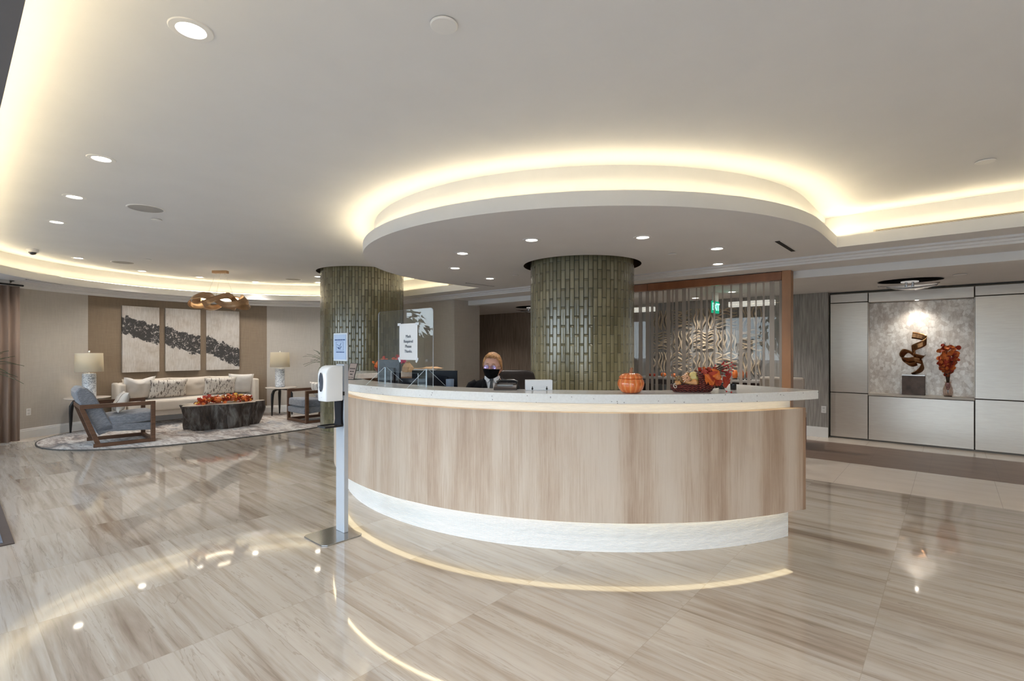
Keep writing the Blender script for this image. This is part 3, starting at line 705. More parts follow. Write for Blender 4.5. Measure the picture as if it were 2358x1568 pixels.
# autumn garland
rnd = random.Random(4)
leaf_mats = [M('leaf_orange', (.62,.14,.02), .6, var=.2, scale=20), M('leaf_red', (.38,.035,.012), .6, var=.25, scale=20), M('leaf_yellow', (.60,.36,.05), .6, var=.2, scale=20), M('leaf_rust', (.30,.06,.015), .6, var=.25, scale=20)]
pumpkin_m, t, bs, out = nodes('pumpkin_orange')
n1 = noise_tex(t, coords(t, (1,1,.4)), 30, 4)
t.links.new(ramp(t, n1, [(.3,(.50,.10,.02)),(.7,(.70,.22,.05))]), bs.inputs['Base Color']); bs.inputs['Roughness'].default_value = .45
berry_m = M('berry_red', (.42,.006,.008), .3, coat=.4); twig_m = M('twig_brown', (.07,.035,.02), .8)
def leaf(m, c, size, nrm, spin, mi):
    # pointed lobed leaf, gently cupped
    z = Vector(nrm).normalized(); x = z.orthogonal().normalized(); y = z.cross(x); x, y = x*math.cos(spin)+y*math.sin(spin), y*math.cos(spin)-x*math.sin(spin)
    out_ = [(0,0),(.22,.30),(.48,.22),(.45,.48),(.72,.34),(1.0,0),(.72,-.34),(.45,-.48),(.48,-.22),(.22,-.30)]
    vs = [Vector(c)+x*size*.5]+[Vector(c)+x*a*size+y*b*size+z*size*(.18*abs(b)*2-.10*a*a) for a, b in out_]
    m.add(vs, [(0, 1+i, 1+(i+1) % 10) for i in range(10)], mi)
def pumpkin(m, c, r, ribs=9, sq=.78, mi=0, rot=None, n=54):
    prof = [(-.5*PI+PI*i/10) for i in range(11)]; P = []
    for i in range(n):
        th = 2*PI*i/n; k = 1-.09*abs(math.sin(ribs*th/2))**.6*0 - .10*(1-abs(math.sin(ribs*th/2)))**2
        row = []
        for a in prof:
            rr = r*k*math.cos(a)**.8 if math.cos(a) > 1e-6 else 0
            zz_ = r*sq*math.sin(a)*(1-.18*math.cos(a)**0*(1 if abs(math.sin(a)) > .96 else 0))
            p = Vector((rr*math.cos(th), rr*math.sin(th), zz_))
            row.append((rot @ p if rot is not None else p) + Vector(c))
        P.append(row)
    m.grid(P, mi, closed_u=True)
ga = thing('autumn_garland', 'orange and red autumn leaf garland with small pumpkins on the coffee table', 'garland', (3.55,10.40,.4765))
m = MB()
for i in range(300):
    x = rnd.uniform(-.47,.47); y = rnd.uniform(-.17,.17)*(1-.5*abs(x)); hz = (.12-.09*abs(x/.5)**2)*rnd.uniform(.25,1.0)
    c = (x, y, .004+hz); leaf(m, c, rnd.uniform(.05,.10), (rnd.uniform(-1,1), rnd.uniform(-1,1), rnd.uniform(.1,1.2)), rnd.uniform(0,6.3), rnd.choice((0,0,1,1,2,3)))
for i, p in enumerate(m.v): m.v[i] = (p[0], p[1], max(p[2], .002))
o = obj('leaves', m, leaf_mats, ga, merge=False); o['kind'] = 'stuff'
for x, y, z, r in ((-.16,-.10,.075,.062),(.30,-.08,.07,.055)):
    m = MB(); pumpkin(m, (x,y,z), r); o = obj('pumpkin', m, pumpkin_m, ga, smooth=True); o['label'] = 'small orange pumpkin among the leaves'
m = MB()
for i in range(60):
    x = rnd.uniform(-.5,.5); m.sphere((x, rnd.uniform(-.16,.1), rnd.uniform(.03,.15)*(1-.4*abs(x))), .009, 6, 4)
o = obj('berries', m, berry_m, ga, smooth=True); o['kind'] = 'stuff'
# paintings
def painting_mat(name, z0, z1, th0):
    m, t, bs, out = nodes(name)
    tc = N(t, 'ShaderNodeTexCoord'); sp = N(t, 'ShaderNodeSeparateXYZ'); t.links.new(tc.outputs['Object'], sp.inputs[0])
    w1 = noise_tex(t, coords(t, (1,1,1), loc=(th0,0,0)), 5, 6, .75); w2 = noise_tex(t, coords(t, (1,1,1), loc=(th0,2,0)), 13, 6, .8, 1.2); w3 = noise_tex(t, coords(t, (1,1,1), loc=(th0,0,5)), 3.2, 5, .7)
    base = ramp(t, w3, [(.3, (.46,.40,.34)), (.5, (.57,.53,.49)), (.7, (.61,.58,.55))])
    base = mixc(t, .35, base, ramp(t, noise_tex(t, coords(t, (8,1,1)), 6, 4), [(.35,(.55,.5,.45)),(.6,(1,1,1))]), 'MULTIPLY')
    cz = math_n(t, 'ADD', math_n(t, 'MULTIPLY', math_n(t, 'ADD', math_n(t, 'DIVIDE', sp.outputs[0], .645), .5), z1-z0), z0)
    d = math_n(t, 'ABSOLUTE', math_n(t, 'SUBTRACT', math_n(t, 'ADD', sp.outputs[2], math_n(t, 'MULTIPLY', math_n(t, 'SUBTRACT', w1, .5), .42)), cz))
    band = math_n(t, 'LESS_THAN', d, .19); holes = math_n(t, 'LESS_THAN', w2, .572)
    msk = math_n(t, 'MULTIPLY', band, math_n(t, 'MAXIMUM', holes, 0.0))
    t.links.new(mixc(t, math_n(t, 'MULTIPLY', msk, .95), base, (.018,.017,.018)), bs.inputs['Base Color']); bs.inputs['Roughness'].default_value = .6
    bump(t, bs, math_n(t, 'ADD', w3, math_n(t, 'MULTIPLY', msk, .4)), .3, .006); return m
def painting(pxc, wpx, label, za, zb, k):
    # hung flat against the curved wall
    q = (pxc-1179)/1150; dx, dy = FX+FY*q, FY-FX*q
    b = -2*(dx*WC.x+dy*WC.y); a = dx*dx+dy*dy; c = WC.x**2+WC.y**2-(WR-.04)**2; s = (-b+math.sqrt(b*b-4*a*c))/(2*a)
    p = Vector((dx*s, dy*s, 1.03)); nx = (WC-Vector((p.x,p.y))).normalized()
    a_ = thing('canvas_painting', label, 'painting', p, math.atan2(nx.y, nx.x)-PI/2+PI, 'triptych above the sofa')
    W2 = .645/2
    m = MB(); m.b2((-W2,-.022,0),(W2,.02,1.32)); obj('canvas', m, painting_mat('painting_%d' % k, za, zb, k*2.3), a_, bevel=.002)
    return a_

painting(324.5, 87, 'left canvas of three, broad black brushstroke high across its left edge', .95, .76, 1)
painting(421.5, 82, 'middle canvas of three, black brushstroke running down through its centre', .76, .52, 2)
painting(513.5, 77, 'right canvas of three, black brushstroke ending near its lower right corner', .58, .24, 3)
# drum pendant of folded ribbons
ch = thing('chandelier', 'bronze ribbon chandelier hanging over the tree trunk table', 'chandelier', (3.42,10.28,2.38))
bronze = M('satin_bronze', (.46,.29,.165), .34, .75, var=.08, scale=12)
for k in range(2):
    P = []; n = 180; ph = PI*k
    for i in range(n+1):
        th = 2*PI*i/n; a = 3*th + ph
        r = .40 + .10*math.cos(a); z = .085*math.sin(a)
        tw = PI/2 + .75*math.sin(a+.8)
        ax = Vector((math.cos(th)*math.cos(tw), math.sin(th)*math.cos(tw), math.sin(tw)))
        c = Vector((r*math.cos(th), r*math.sin(th), z))
        P.append([tuple(c + ax*(q*.068)) for q in (-1,-.5,0,.5,1)])
    m = MB(); m.grid(P); obj('ribbon', m, bronze, ch, smooth=True, solid=.004, ang=80)
m = MB(); m.lathe([(.285,.03),(.30,.03),(.30,.075),(.285,.075)], n=48, cap=False)
obj('light_ring', m, EM('chandelier_led', (1,.86,.62), 3), ch, smooth=True)
m = MB(); m.box((0,0,.555), (.27,.09,.05)); obj('ceiling_plate', m, bronze, ch, bevel=.003, rot=(0,0,-.85))
m = MB()
for k in range(3):
    a = 2*PI*k/3; m.tube([(.085*math.cos(-.85)*(k-1), .085*math.sin(-.85)*(k-1), .53), (.285*math.cos(-.85)*(k-1) if k != 1 else 0, .285*math.sin(-.85)*(k-1) if k != 1 else .28, .02)], .0018, 5)
    m.lathe([(.008,.515),(.008,.54)], n=8, c=(.085*math.cos(-.85)*(k-1), .085*math.sin(-.85)*(k-1), 0))
obj('wire', m, chrome, ch, smooth=True)
# curtain, plants, outlets, mat
def wavy(x0, y0, x1, y1, z0, z1, n, amp, waves):
    m = MB(); d = Vector((x1-x0, y1-y0)); L = d.length; d.normalize(); nn = Vector((-d.y, d.x)); P = []
    for i in range(n+1):
        s = i/n; o_ = amp*math.sin(2*PI*waves*s)+amp*.4*math.sin(2*PI*waves*2.3*s+1)
        x = x0+d.x*L*s+nn.x*o_; y = y0+d.y*L*s+nn.y*o_
        P.append([(x, y, z0), (x+nn.x*amp*.1, y+nn.y*amp*.1, (z0+z1)/2), (x, y, z1)])
    m.grid(P); return m
cu = thing('curtain', 'taupe full length curtain at the left end of the curved wall', 'curtain', (0,0,0))
obj('drape', wavy(.80,11.27,.22,10.93,.02,2.5,60,.035,5), M('sheer_taupe', (.34,.25,.20), .85, var=.06, scale=8, stretch=(1,1,.2)), cu, smooth=True, solid=.003, ang=80)
m = MB(); m.tube([(.85,11.30,2.52),(-1.9,9.62,2.52)], .014, 8); obj('rail', m, dark_gap, cu, smooth=True)
green = M('dracaena_green', (.05,.085,.03), .4, var=.35, scale=14, stretch=(1,1,.4))
pot_w = M('white_planter', (.68,.67,.65), .35, var=.03)
def spiky(label, loc, h0, n, L, seed):
    rnd = random.Random(seed); a = thing('potted_plant', label, 'plant', loc)
    m = MB(); m.lathe([(0,0),(.13,0),(.16,.02),(.19,.42),(.18,.43),(.17,.40),(0,.39)], n=28, cap=False); obj('pot', m, pot_w, a, smooth=True)
    m = MB(); m.lathe([(0,.392),(.171,.392)], n=20, cap=False); obj('soil', m, M('soil', (.03,.02,.015), .95), a)
    m = MB(); m.tube([(0,0,.39),(.02,.01,h0*.6),(0,0,h0)], [.022,.018,.014], 8); obj('trunk', m, twig_m, a, smooth=True)
    m = MB()
    for i in range(n):
        th = i*2.4+rnd.uniform(-.3,.3); el = rnd.uniform(.25,1.35); l = L*rnd.uniform(.75,1.1); P = []
        for k in range(9):
            s = k/8; rr = l*(s*math.cos(el)+.18*s*s); zz_ = h0-.05+.1*i/n + l*(s*math.sin(el)-.55*s*s*(1.25-el*.5)); wv = .013*math.sin(PI*min(1, .12+s*.88))**.8
            c, s2 = math.cos(th), math.sin(th)
            P.append([(rr*c - s2*q*wv, rr*s2 + c*q*wv, zz_+abs(q)*.006) for q in (-1,0,1)])
        m.grid(P)
    o = obj('leaves', m, green, a, smooth=True, ang=80); return a
spiky('spiky green plant peeking out behind the left tiled column', (5.75,10.72,0), 1.13, 34, .55, 3)
spiky('spiky green plant at the curtain, cut by the photo edge', (.33,10.20,0), 1.18, 34, .52, 5)
def plate(name, label, loc, rz, kind):
    a = thing(name, label, kind, loc, rz)
    m = MB(); m.b2((-.036,-.005,-.058),(.036,0,.058)); obj('cover', m, trim_white, a, bevel=.002)
    for z in (-.026,.026):
        m = MB(); m.b2((-.018,-.0075,z-.016),(.018,-.0052,z+.016)); obj('socket', m, M('socket_white', (.62,.61,.6), .4), a, bevel=.003)
    return a
ow = at(31, 948, 0.42); rad = (Vector((ow.x,ow.y))-WC); ang_o = math.atan2(rad.y, rad.x); ang_o = math.radians(124.3)
plate('wall_outlet', 'white power outlet low on the beige wall by the curtain', (WC.x+(WR-.021)*math.cos(ang_o), WC.y+(WR-.021)*math.sin(ang_o), .44), ang_o-PI/2, 'outlet')
plate('light_switch', 'small white switch plate on the edge of the grey wallpapered wall', (9.849,1.62,.47), -PI/2, 'switch')
mat_m = M('entrance_mat_pile', (.10,.115,.15), .95, var=.35, scale=90, bmp=.3, bscale=400)
em = thing('entrance_mat', 'dark blue grey entrance mat with a brown rubber edge', 'mat', (0,0,0))
m = MB(); m.b2((-1.2,5.47,.001),(.30,8.4,.011)); obj('pile', m, mat_m, em)
m = MB(); m.b2((-1.26,5.41,.0005),(.36,5.47,.007)); m.b2((.30,5.47,.0005),(.36,8.46,.007)); m.b2((-1.26,5.47,.0005),(-1.2,8.46,.007)); m.b2((-1.2,8.4,.0005),(.30,8.46,.007))
obj('border', m, M('mat_rubber', (.05,.03,.022), .7), em)
# ------------------------------------------------------------------ hand sanitiser stand
steel = M('powder_grey_steel', (.50,.53,.58), .32, .35, var=.02)
base_steel = M('brushed_plate', (.42,.42,.42), .14, .9, var=.03)
hs = thing('sanitizer_stand', 'silver floor stand with white hand sanitizer dispenser and sign', 'sanitizer stand', (2.06,3.72,0))
m = MB(); m.prism([(x, y) for x, y in [(-.17,-.14),(-.14,-.17),(.14,-.17),(.17,-.14),(.17,.14),(.14,.17),(-.14,.17),(-.17,.14)]], .001, .009); obj('base_plate', m, base_steel, hs, bevel=.001)
m = MB(); m.b2((.075,-.035,.009),(.115,.09,1.376)); obj('post', m, steel, hs, bevel=.004)
disp_w = M('dispenser_white', (.80,.81,.83), .22, var=.01)
m = MB(); P = []
for z, dx0, k in ((1.082,.005,.93),(1.09,0,.98),(1.12,0,1),(1.30,0,1),(1.335,.012,1),(1.355,.03,.99),(1.366,.06,.95)):
    x0 = -.085+dx0; x1 = .060; y0, y1 = .0275-.0725*k, .0275+.0725*k; c = .022
    P.append([(x0,y0+c,z),(x0+.006,y0+.007,z),(x0+c,y0,z),(x1,y0,z),(x1,y1,z),(x0+c,y1,z),(x0+.006,y1-.007,z),(x0,y1-c,z)])
m.grid(P, closed_v=True); m.f.append(tuple(range(7,-1,-1))); m.m.append(0); m.f.append(tuple(48+i for i in range(8))); m.m.append(0)
db = obj('dispenser', m, disp_w, hs, smooth=True, bevel=.004, ang=40)
m = MB(); m.lathe([(0,.0),(.034,.0),(.038,-.004)], n=36, sx=.80, sy=2.0, cap=False, rot=Matrix(((0,0,1),(1,0,0),(0,1,0)))); m.xf(Matrix.Translation((-.087,.0275,1.235)))
obj('window', m, M('smoked_window', (.008,.012,.03), .06, coat=1.0), db)['label'] = 'dark oval window of the dispenser'
m = MB(); m.b2((-.0862,.022,1.112),(-.084,.033,1.116)); obj('badge', m, steel, db)
m = MB(); m.b2((.060,-.038,1.09),(.0748,.093,1.36)); obj('mount', m, M('mount_grey', (.28,.32,.38), .4), hs)
m = MB(); m.b2((.062,-.05,1.125),(.072,-.0385,1.155)); obj('lock', m, black_plastic, hs)
m = MB(); P = []
for z, w_, x in ((1.085,.052,.066),(1.03,.050,.066),(.98,.047,.067),(.93,.046,.068),(.89,.052,.067),(.878,.053,.060)):
    P.append([(x-.012,.0275-w_,z),(x,.0275-w_*1.04,z),(.0745,.0275-w_*1.04,z),(.0745,.0275+w_*1.04,z),(x,.0275+w_*1.04,z),(x-.012,.0275+w_,z)])
m.grid(P, closed_v=True); obj('drip_holder', m, M('holder_black', (.006,.006,.010), .6, spec=.2), hs, smooth=True)
m = MB(); m.b2((-.085,-.03,.872),(.066,.085,.880)); m.b2((-.087,-.033,.872),(-.083,.088,.887)); m.b2((-.085,-.034,.872),(.066,-.030,.887)); m.b2((-.085,.085,.872),(.066,.089,.887)); obj('drip_tray', m, black_plastic, hs)
sg = MB(); sg.b2((.078,-.075,1.40),(.090,.135,1.628)); sgo = obj('sign_frame', sg, M('sign_frame_silver', (.62,.66,.72), .3, .3), hs, bevel=.002)
m = MB(); m.b2((.0755,-.062,1.412),(.0778,.122,1.617)); obj('sign_sheet', m, M('sign_sheet_blue', (.38,.48,.66), .5, var=.02), sgo)
ink = M('sign_ink', (.03,.07,.20), .6)
m = MB(); X = .0745
for y0, y1, z0, z1 in ((-.050,-.012,1.568,1.577),(-.007,.018,1.568,1.577),(.023,.062,1.568,1.577),(.067,.108,1.568,1.577),(-.022,.085,1.5565,1.558),(-.03,.088,1.487,1.4885),
                       (-.036,-.010,1.469,1.477),(-.006,.040,1.469,1.477),(.044,.086,1.469,1.477),(.085,.0865,1.487,1.558),(-.024,-.0225,1.487,1.558)):
    m.b2((X,y0,z0),(X+.0009,y1,z1))
obj('sign_print', m, ink, sgo)
m = MB(); m.tube([(X,.072,1.535),(X,.055,1.528),(X,.030,1.520),(X,.010,1.545)], .0016, 5); m.tube([(X,.070,1.515),(X,.05,1.50),(X,.025,1.497),(X,.005,1.520),(X,.02,1.51)], .0020, 5); m.sphere((X,.042,1.507), (.001,.012,.007))
obj('sign_drawing', m, ink, sgo, smooth=True)['label'] = 'drawing of two hands being rubbed'
# ------------------------------------------------------------------ acrylic shield with taped notice
acry = GLASS('clear_acrylic', (.965,.985,.985), 1.5); acry_edge = M('acrylic_edge', (.62,.72,.82), .25, var=.02)
sh = thing('sneeze_shield', 'clear acrylic shield standing on the counter on triangular feet', 'counter shield', (2.62,3.54,TOP))
W_ = .385; H_ = .65; s0, s1 = -.19, .19
def outline(o):
    r = .03-o; P = []
    def cr(cx, cz, a0):
        return [(cx+r*math.cos(a0+PI/2*i/6), cz+r*math.sin(a0+PI/2*i/6)) for i in range(7)]
    w2 = W_-o; c = .03
    P += [(-w2,.004+o)] + [(s0+o*0-.0,.004+o)] + [(s0-o,.11+o),(s1+o,.11+o),(s1+o,.004+o),(w2,.004+o)]
    P += cr(W_-c, H_-c, 0) + cr(-W_+c, H_-c, PI/2)
    return P
out0 = outline(0)
m = MB(); n = len(out0); m.add([(-.003,y,z) for y, z in out0]+[(.003,y,z) for y, z in out0], [tuple(range(n)), tuple(range(2*n-1,n-1,-1))]); obj('panel', m, acry, sh, merge=False)
m = MB(); m.strip([(-.0031,y,z) for y, z in out0], [(.0031,y,z) for y, z in out0], closed=True); obj('panel_edge', m, acry_edge, sh)['label'] = 'bright polished edge of the acrylic'
for y in (-.305, .275):
    tri = [(-.20,.002),(.20,.002),(.012,.15),(-.012,.15)]
    m = MB(); m.add([(x,y-.003,z) for x, z in tri]+[(x,y+.003,z) for x, z in tri], [(0,1,2,3),(7,6,5,4)]); f = obj('foot', m, acry, sh, merge=False)
    m = MB(); m.strip([(x,y-.003,z) for x, z in tri], [(x,y+.003,z) for x, z in tri], closed=True); m.b2((-.006,y-.006,.0),(-.0035,y+.006,.15)); obj('foot_edge', m, acry_edge, f)
nt_ = thing('paper_notice', 'white mask notice taped to the clear acrylic shield', 'notice', (2.6145,3.475,1.56))
paper = M('paper_white', (.80,.80,.82), .7, var=.01)
m = MB(); m.grid([[(-.0008-.003*math.sin(i*.9)*(j == 0), -.125+.25*i/6, -.155+.31*j/4) for j in range(5)] for i in range(7)]); obj('sheet', m, paper, nt_, solid=.0006)
tape = M('matte_tape', (.70,.72,.76), .4)
for y, z in ((-.125,.150),(.125,.150),(-.122,-.155),(.122,-.155)):
    m = MB(); m.box((-.0035,y,z), (.0006,.045,.022), Matrix.Rotation(.12*(1 if y > 0 else -1)*(1 if z < 0 else 0)*8, 3, 'X')); obj('tape', m, tape, nt_)
ink2 = M('notice_ink', (.10,.115,.15), .7)
for i, s in enumerate(('Mask', 'Required', 'Please', 'Thanks.')):
    text('lettering', s, .035, ink2, nt_, (-.0048,-.005,.045-.0425*i), (PI/2,0,-PI/2))
# leaning sign on the left of the counter
cs = thing('counter_sign', 'small brown leaning acrylic sign at the left end of the counter', 'sign', (2.755,4.635,TOP), .05)
Ry = Matrix.Rotation(.27, 4, 'Y')
m = MB(); m.b2((-.002,-.062,.002),(.002,.062,.17)); m.xf(Ry); obj('sign_panel', m, M('sign_brown', (.30,.23,.20), .35), cs)
m = MB()
for a, b in (((-.003,-.064,.0),(.003,-.0605,.172)),((-.003,.0605,.0),(.003,.064,.172)),((-.003,-.064,.169),(.003,.064,.173)),((-.003,-.064,.0),(.003,.064,.005))): m.b2(a, b)
m.xf(Ry); obj('frame', m, dark_gap, cs)
m = MB()
for z, segs in ((.115,((-.045,-.02),(-.015,.01),(.015,.045))),(.085,((-.035,.0),(.006,.036))),(.055,((-.022,.022),)),(.022,((-.05,-.01),(.0,.05)))):
    hgt = .006 if z > .03 else .003
    for a, b in segs: m.b2((-.0032,a,z-hgt),(-.0022,b,z+hgt))
m.xf(Ry); obj('sign_print', m, M('sign_print_dark', (.06,.04,.035), .7), cs)
m = MB(); m.b2((.0,-.062,.0005),(.10,.062,.004)); obj('foot', m, black_plastic, cs)
# white box and card terminal
pb_ = at(1241, 899, TOP)
CAMRZ = math.atan2(FY, FX)-PI/2           # local +Y points away from the camera
bx = thing('display_box', 'small white box with two dark keyhole slots on the counter', 'box', (pb_.x+.05*FX, pb_.y+.05*FY, TOP), CAMRZ+.05)
m = MB(); m.b2((-.102,-.045,.0005),(.102,.045,.077)); obj('body', m, M('box_white', (.72,.73,.76), .45, var=.01), bx, bevel=.002)
for x in (-.052,.058):
    m = MB(); m.sphere((x,-.0455,.012), (.007,.0012,.0085)); m.b2((x-.003,-.0465,.018),(x+.003,-.0452,.030)); obj('slot', m, dark_gap, bx)
pt = at(1168, 899, TOP)
ph = thing('desk_phone', 'low black desk phone with a coiled cord beside the white box', 'phone', (pt.x+.06*FX, pt.y+.06*FY, TOP), CAMRZ-.08)
m = MB(); q = [(-.06,0.001),(.06,.001),(.055,.05),(-.05,.022)]
m.add([(-.10,y,z) for y, z in q]+[(.075,y,z) for y, z in q], [(0,1,2,3),(7,6,5,4),(0,4,5,1),(1,5,6,2),(2,6,7,3),(3,7,4,0)]); obj('body', m, M('phone_dark', (.035,.022,.018), .35), ph, bevel=.004)
m = MB(); m.b2((-.075,-.012,.034),(.045,.012,.040)); m.xf(Matrix.Rotation(.2, 4, 'X')); obj('screen', m, M('phone_screen', (.32,.33,.34), .2), ph)
m = MB(); m.tube([(-.085,.045,.055),(-.06,.045,.068),(.05,.045,.068),(.075,.045,.055)], [.012,.010,.010,.012], 8); obj('handset', m, black_plastic, ph, smooth=True)
m = MB(); m.tube([(.08+.025*math.cos(i*.9)*(.3+.02*i), .01+.012*math.sin(i*.9), .008+.004*math.sin(i*.5)**2) if i > 3 else (.075+.006*i,.0,.02-.004*i) for i in range(26)], .003, 5); obj('cord', m, black_plastic, ph, smooth=True)
# ceramic pumpkin jar
pj = at(1455, 905.5, TOP); pj = Vector((pj.x+.03*FX, pj.y+.03*FY, TOP))
glz, t, bs, out = nodes('glazed_orange')
tc = N(t, 'ShaderNodeTexCoord'); sp = N(t, 'ShaderNodeSeparateXYZ'); t.links.new(tc.outputs['Object'], sp.inputs[0])
rb = math_n(t, 'ABSOLUTE', math_n(t, 'SINE', math_n(t, 'MULTIPLY', math_n(t, 'ARCTAN2', sp.outputs[1], sp.outputs[0]), 7.0)))
f = math_n(t, 'ADD', math_n(t, 'MULTIPLY', rb, .8), math_n(t, 'MULTIPLY', noise_tex(t, coords(t, (1,1,.3)), 40, 4), .35))
t.links.new(ramp(t, f, [(.15, (.80,.36,.13)), (.45, (.72,.19,.04)), (1.0, (.64,.14,.028))]), bs.inputs['Base Color']); bs.inputs['Roughness'].default_value = .12; bs.inputs['Coat Weight'].default_value = .6
jar = thing('pumpkin_jar', 'glazed ceramic pumpkin jar with lid and stem on the counter', 'jar', pj)
def ribbed(prof, ribs, depth, n=112, ph=0):
    m = MB(); P = []
    for i in range(n):
        th = 2*PI*i/n; k = 1-depth*(1-abs(math.sin(ribs*th/2+ph)))**2
        P.append([(r*k*math.cos(th), r*k*math.sin(th), z) for r, z in prof])
    m.grid(P, closed_u=True); return m
obj('body', ribbed([(0,.0005),(.050,.001),(.066,.008),(.084,.03),(.093,.055),(.0935,.07),(.089,.09),(.083,.101),(.080,.103),(.06,.104)], 14, .045), glz, jar, smooth=True, ang=60)
obj('lid', ribbed([(.06,.1045),(.082,.105),(.0845,.108),(.080,.120),(.066,.134),(.045,.142),(.018,.143),(0,.140)], 14, .045), glz, jar, smooth=True, ang=60)
m = MB(); m.tube([(0,0,.138),(.004,0,.150),(.012,.004,.163),(.024,.006,.172)], [.017,.012,.010,.012], 8); obj('stem', m, M('jar_stem', (.30,.13,.07), .3), jar, smooth=True)
# wicker cornucopia
wick, t, bs, out = nodes('red_wicker')
v = coords(t, (1,1,1)); tc = N(t, 'ShaderNodeTexCoord'); sp = N(t, 'ShaderNodeSeparateXYZ'); t.links.new(tc.outputs['Object'], sp.inputs[0])
wz = math_n(t, 'SINE', math_n(t, 'ADD', math_n(t, 'MULTIPLY', sp.outputs[2], 420.0), math_n(t, 'MULTIPLY', math_n(t, 'SINE', math_n(t, 'MULTIPLY', sp.outputs[0], 190.0)), 1.3)))
nn_ = noise_tex(t, v, 70, 4)
t.links.new(ramp(t, math_n(t, 'ADD', math_n(t, 'MULTIPLY', wz, .25), nn_), [(.25, (.025,.004,.004)), (.55, (.16,.02,.015)), (.85, (.30,.06,.04))]), bs.inputs['Base Color']); bs.inputs['Roughness'].default_value = .45
bump(t, bs, math_n(t, 'ADD', wz, nn_), .8, .006)
pc = at(1602, 904, TOP); cp = thing('cornucopia', 'dark red wicker cornucopia basket with autumn leaves and berries', 'basket', (pc.x+.075*FX, pc.y+.075*FY, TOP), CAMRZ)
m = MB(); P = []
for i in range(64):
    th = 2*PI*i/64; c, s = math.cos(th), math.sin(th); e = (abs(c)**3+abs(s)**3)**(-1/3)
    wob = 1+.02*math.sin(th*16)
    P.append([(0,0,.003)]+[(a*e*c*wob, b*e*s*wob, z) for a, b, z in ((.13,.060,.002),(.142,.066,.012),(.15,.072,.035),(.152,.074,.055),(.146,.070,.058),(.138,.062,.045),(.12,.05,.02))]+[(0,0,.016)])
m.grid(P, closed_u=True); obj('basket', m, wick, cp, smooth=True, ang=70)
m = MB(); P = []
secs = [(.035,.088,.150,.020),(.055,.088,.148,.02),(.085,.082,.135,.02),(.115,.07,.115,.02),(.14,.05,.09,.03),(.158,.025,.07,.04)]
for x, ry, rz_, z0 in secs:
    P.append([(x+.05*(1-abs(a/9-1))*0, ry*math.cos(PI*a/18), z0+(rz_-z0)*math.sin(PI*a/18)) for a in range(19)])
m.grid(P); obj('hood', m, wick, cp, smooth=True, solid=.006, ang=70)
m = MB(); x, ry, rz_, z0 = secs[0]; m.tube([(x-.004, ry*math.cos(PI*a/24), z0+(rz_-z0)*math.sin(PI*a/24)) for a in range(25)], .0085, 8); obj('rim', m, wick, cp, smooth=True)
m = MB(); m.tube([(-.135,-.05,.066),(-.150,-.055,.062),(-.155,-.06,.045),(-.147,-.066,.032),(-.135,-.066,.036),(-.134,-.062,.048),(-.146,-.06,.054)], .0035, 6); obj('tie_loop', m, M('jute_loop', (.62,.54,.45), .8), cp, smooth=True)
rnd = random.Random(9); m = MB()
for i in range(46):
    x = rnd.uniform(.07,.17); leaf(m, (x, rnd.uniform(-.07,.03), rnd.uniform(.07,.17)-.25*abs(x-.09)), rnd.uniform(.03,.055), (rnd.uniform(-.6,.6), -1, rnd.uniform(-.4,.9)), rnd.uniform(0,6.3), rnd.choice((0,1,1,1,3)))
for c, s, nrm, sp_, mi in (((.10,-.088,.115),.085,(-.2,-1,.5),2.9,0),((.125,-.085,.055),.10,(.2,-1,.1),4.6,0),((.165,-.08,.085),.10,(.4,-1,.2),4.9,1),((.19,-.06,.055),.085,(.5,-1,.2),5.0,1),((.215,-.03,.115),.10,(.5,-1,.0),1.3,1),((.235,-.02,.15),.08,(.5,-1,.1),1.4,1)):
    leaf(m, c, s, nrm, sp_, mi)
for i, p in enumerate(m.v): m.v[i] = (p[0], p[1], max(p[2], .003))
o = obj('leaves', m, leaf_mats, cp, merge=False); o['kind'] = 'stuff'
m = MB(); bm_ = MB()
for i in range(46):
    s = rnd.random(); a = Vector((.10,-.05,.11)); b = Vector((.20+.09*s*rnd.uniform(.5,1.2), -.05+rnd.uniform(-.03,.03), .11+.11*rnd.uniform(.1,1.0)))
    if i < 14: b = Vector((rnd.uniform(.06,.25), rnd.uniform(-.09,-.03), rnd.uniform(.12,.22)))
    mid = (a+b)/2+Vector((0,0,.012)); m.tube([a, mid, b], .0012, 4); bm_.sphere(b, .0062, 7, 5)
bm_.sphere((.205,-.115,.012), .0062, 7, 5); bm_.sphere((.235,-.125,.0075), .0062, 7, 5); m.tube([(.17,-.09,.05),(.205,-.115,.012),(.235,-.125,.0075)], .0012, 4)
o = obj('berries', bm_, berry_m, cp, smooth=True); o['kind'] = 'stuff'; obj('berry_twigs', m, twig_m, cp)
m = MB(); pumpkin(m, (.155,-.085,.112), .026, 8); obj('pumpkin', m, pumpkin_m, cp, smooth=True)
# gourds lying in the basket
yellow_g = M('gourd_yellow', (.66,.50,.18), .3, var=.1, scale=25, coat=.3); orange_g = M('gourd_orange', (.58,.28,.10), .35, var=.15, scale=20, coat=.3)
def striped(name, a, b, k, th_=.35):
    m, t, bs, out = nodes(name); tc = N(t, 'ShaderNodeTexCoord'); sp = N(t, 'ShaderNodeSeparateXYZ'); t.links.new(tc.outputs['Object'], sp.inputs[0])
    s = math_n(t, 'SINE', math_n(t, 'ADD', math_n(t, 'MULTIPLY', math_n(t, 'ARCTAN2', sp.outputs[1], sp.outputs[0]), float(k)), math_n(t, 'MULTIPLY', noise_tex(t, coords(t), 40, 3), 1.5)))
    t.links.new(mixc(t, math_n(t, 'MULTIPLY', math_n(t, 'GREATER_THAN', s, th_), .8), a, b), bs.inputs['Base Color']); bs.inputs['Roughness'].default_value = .3; return m
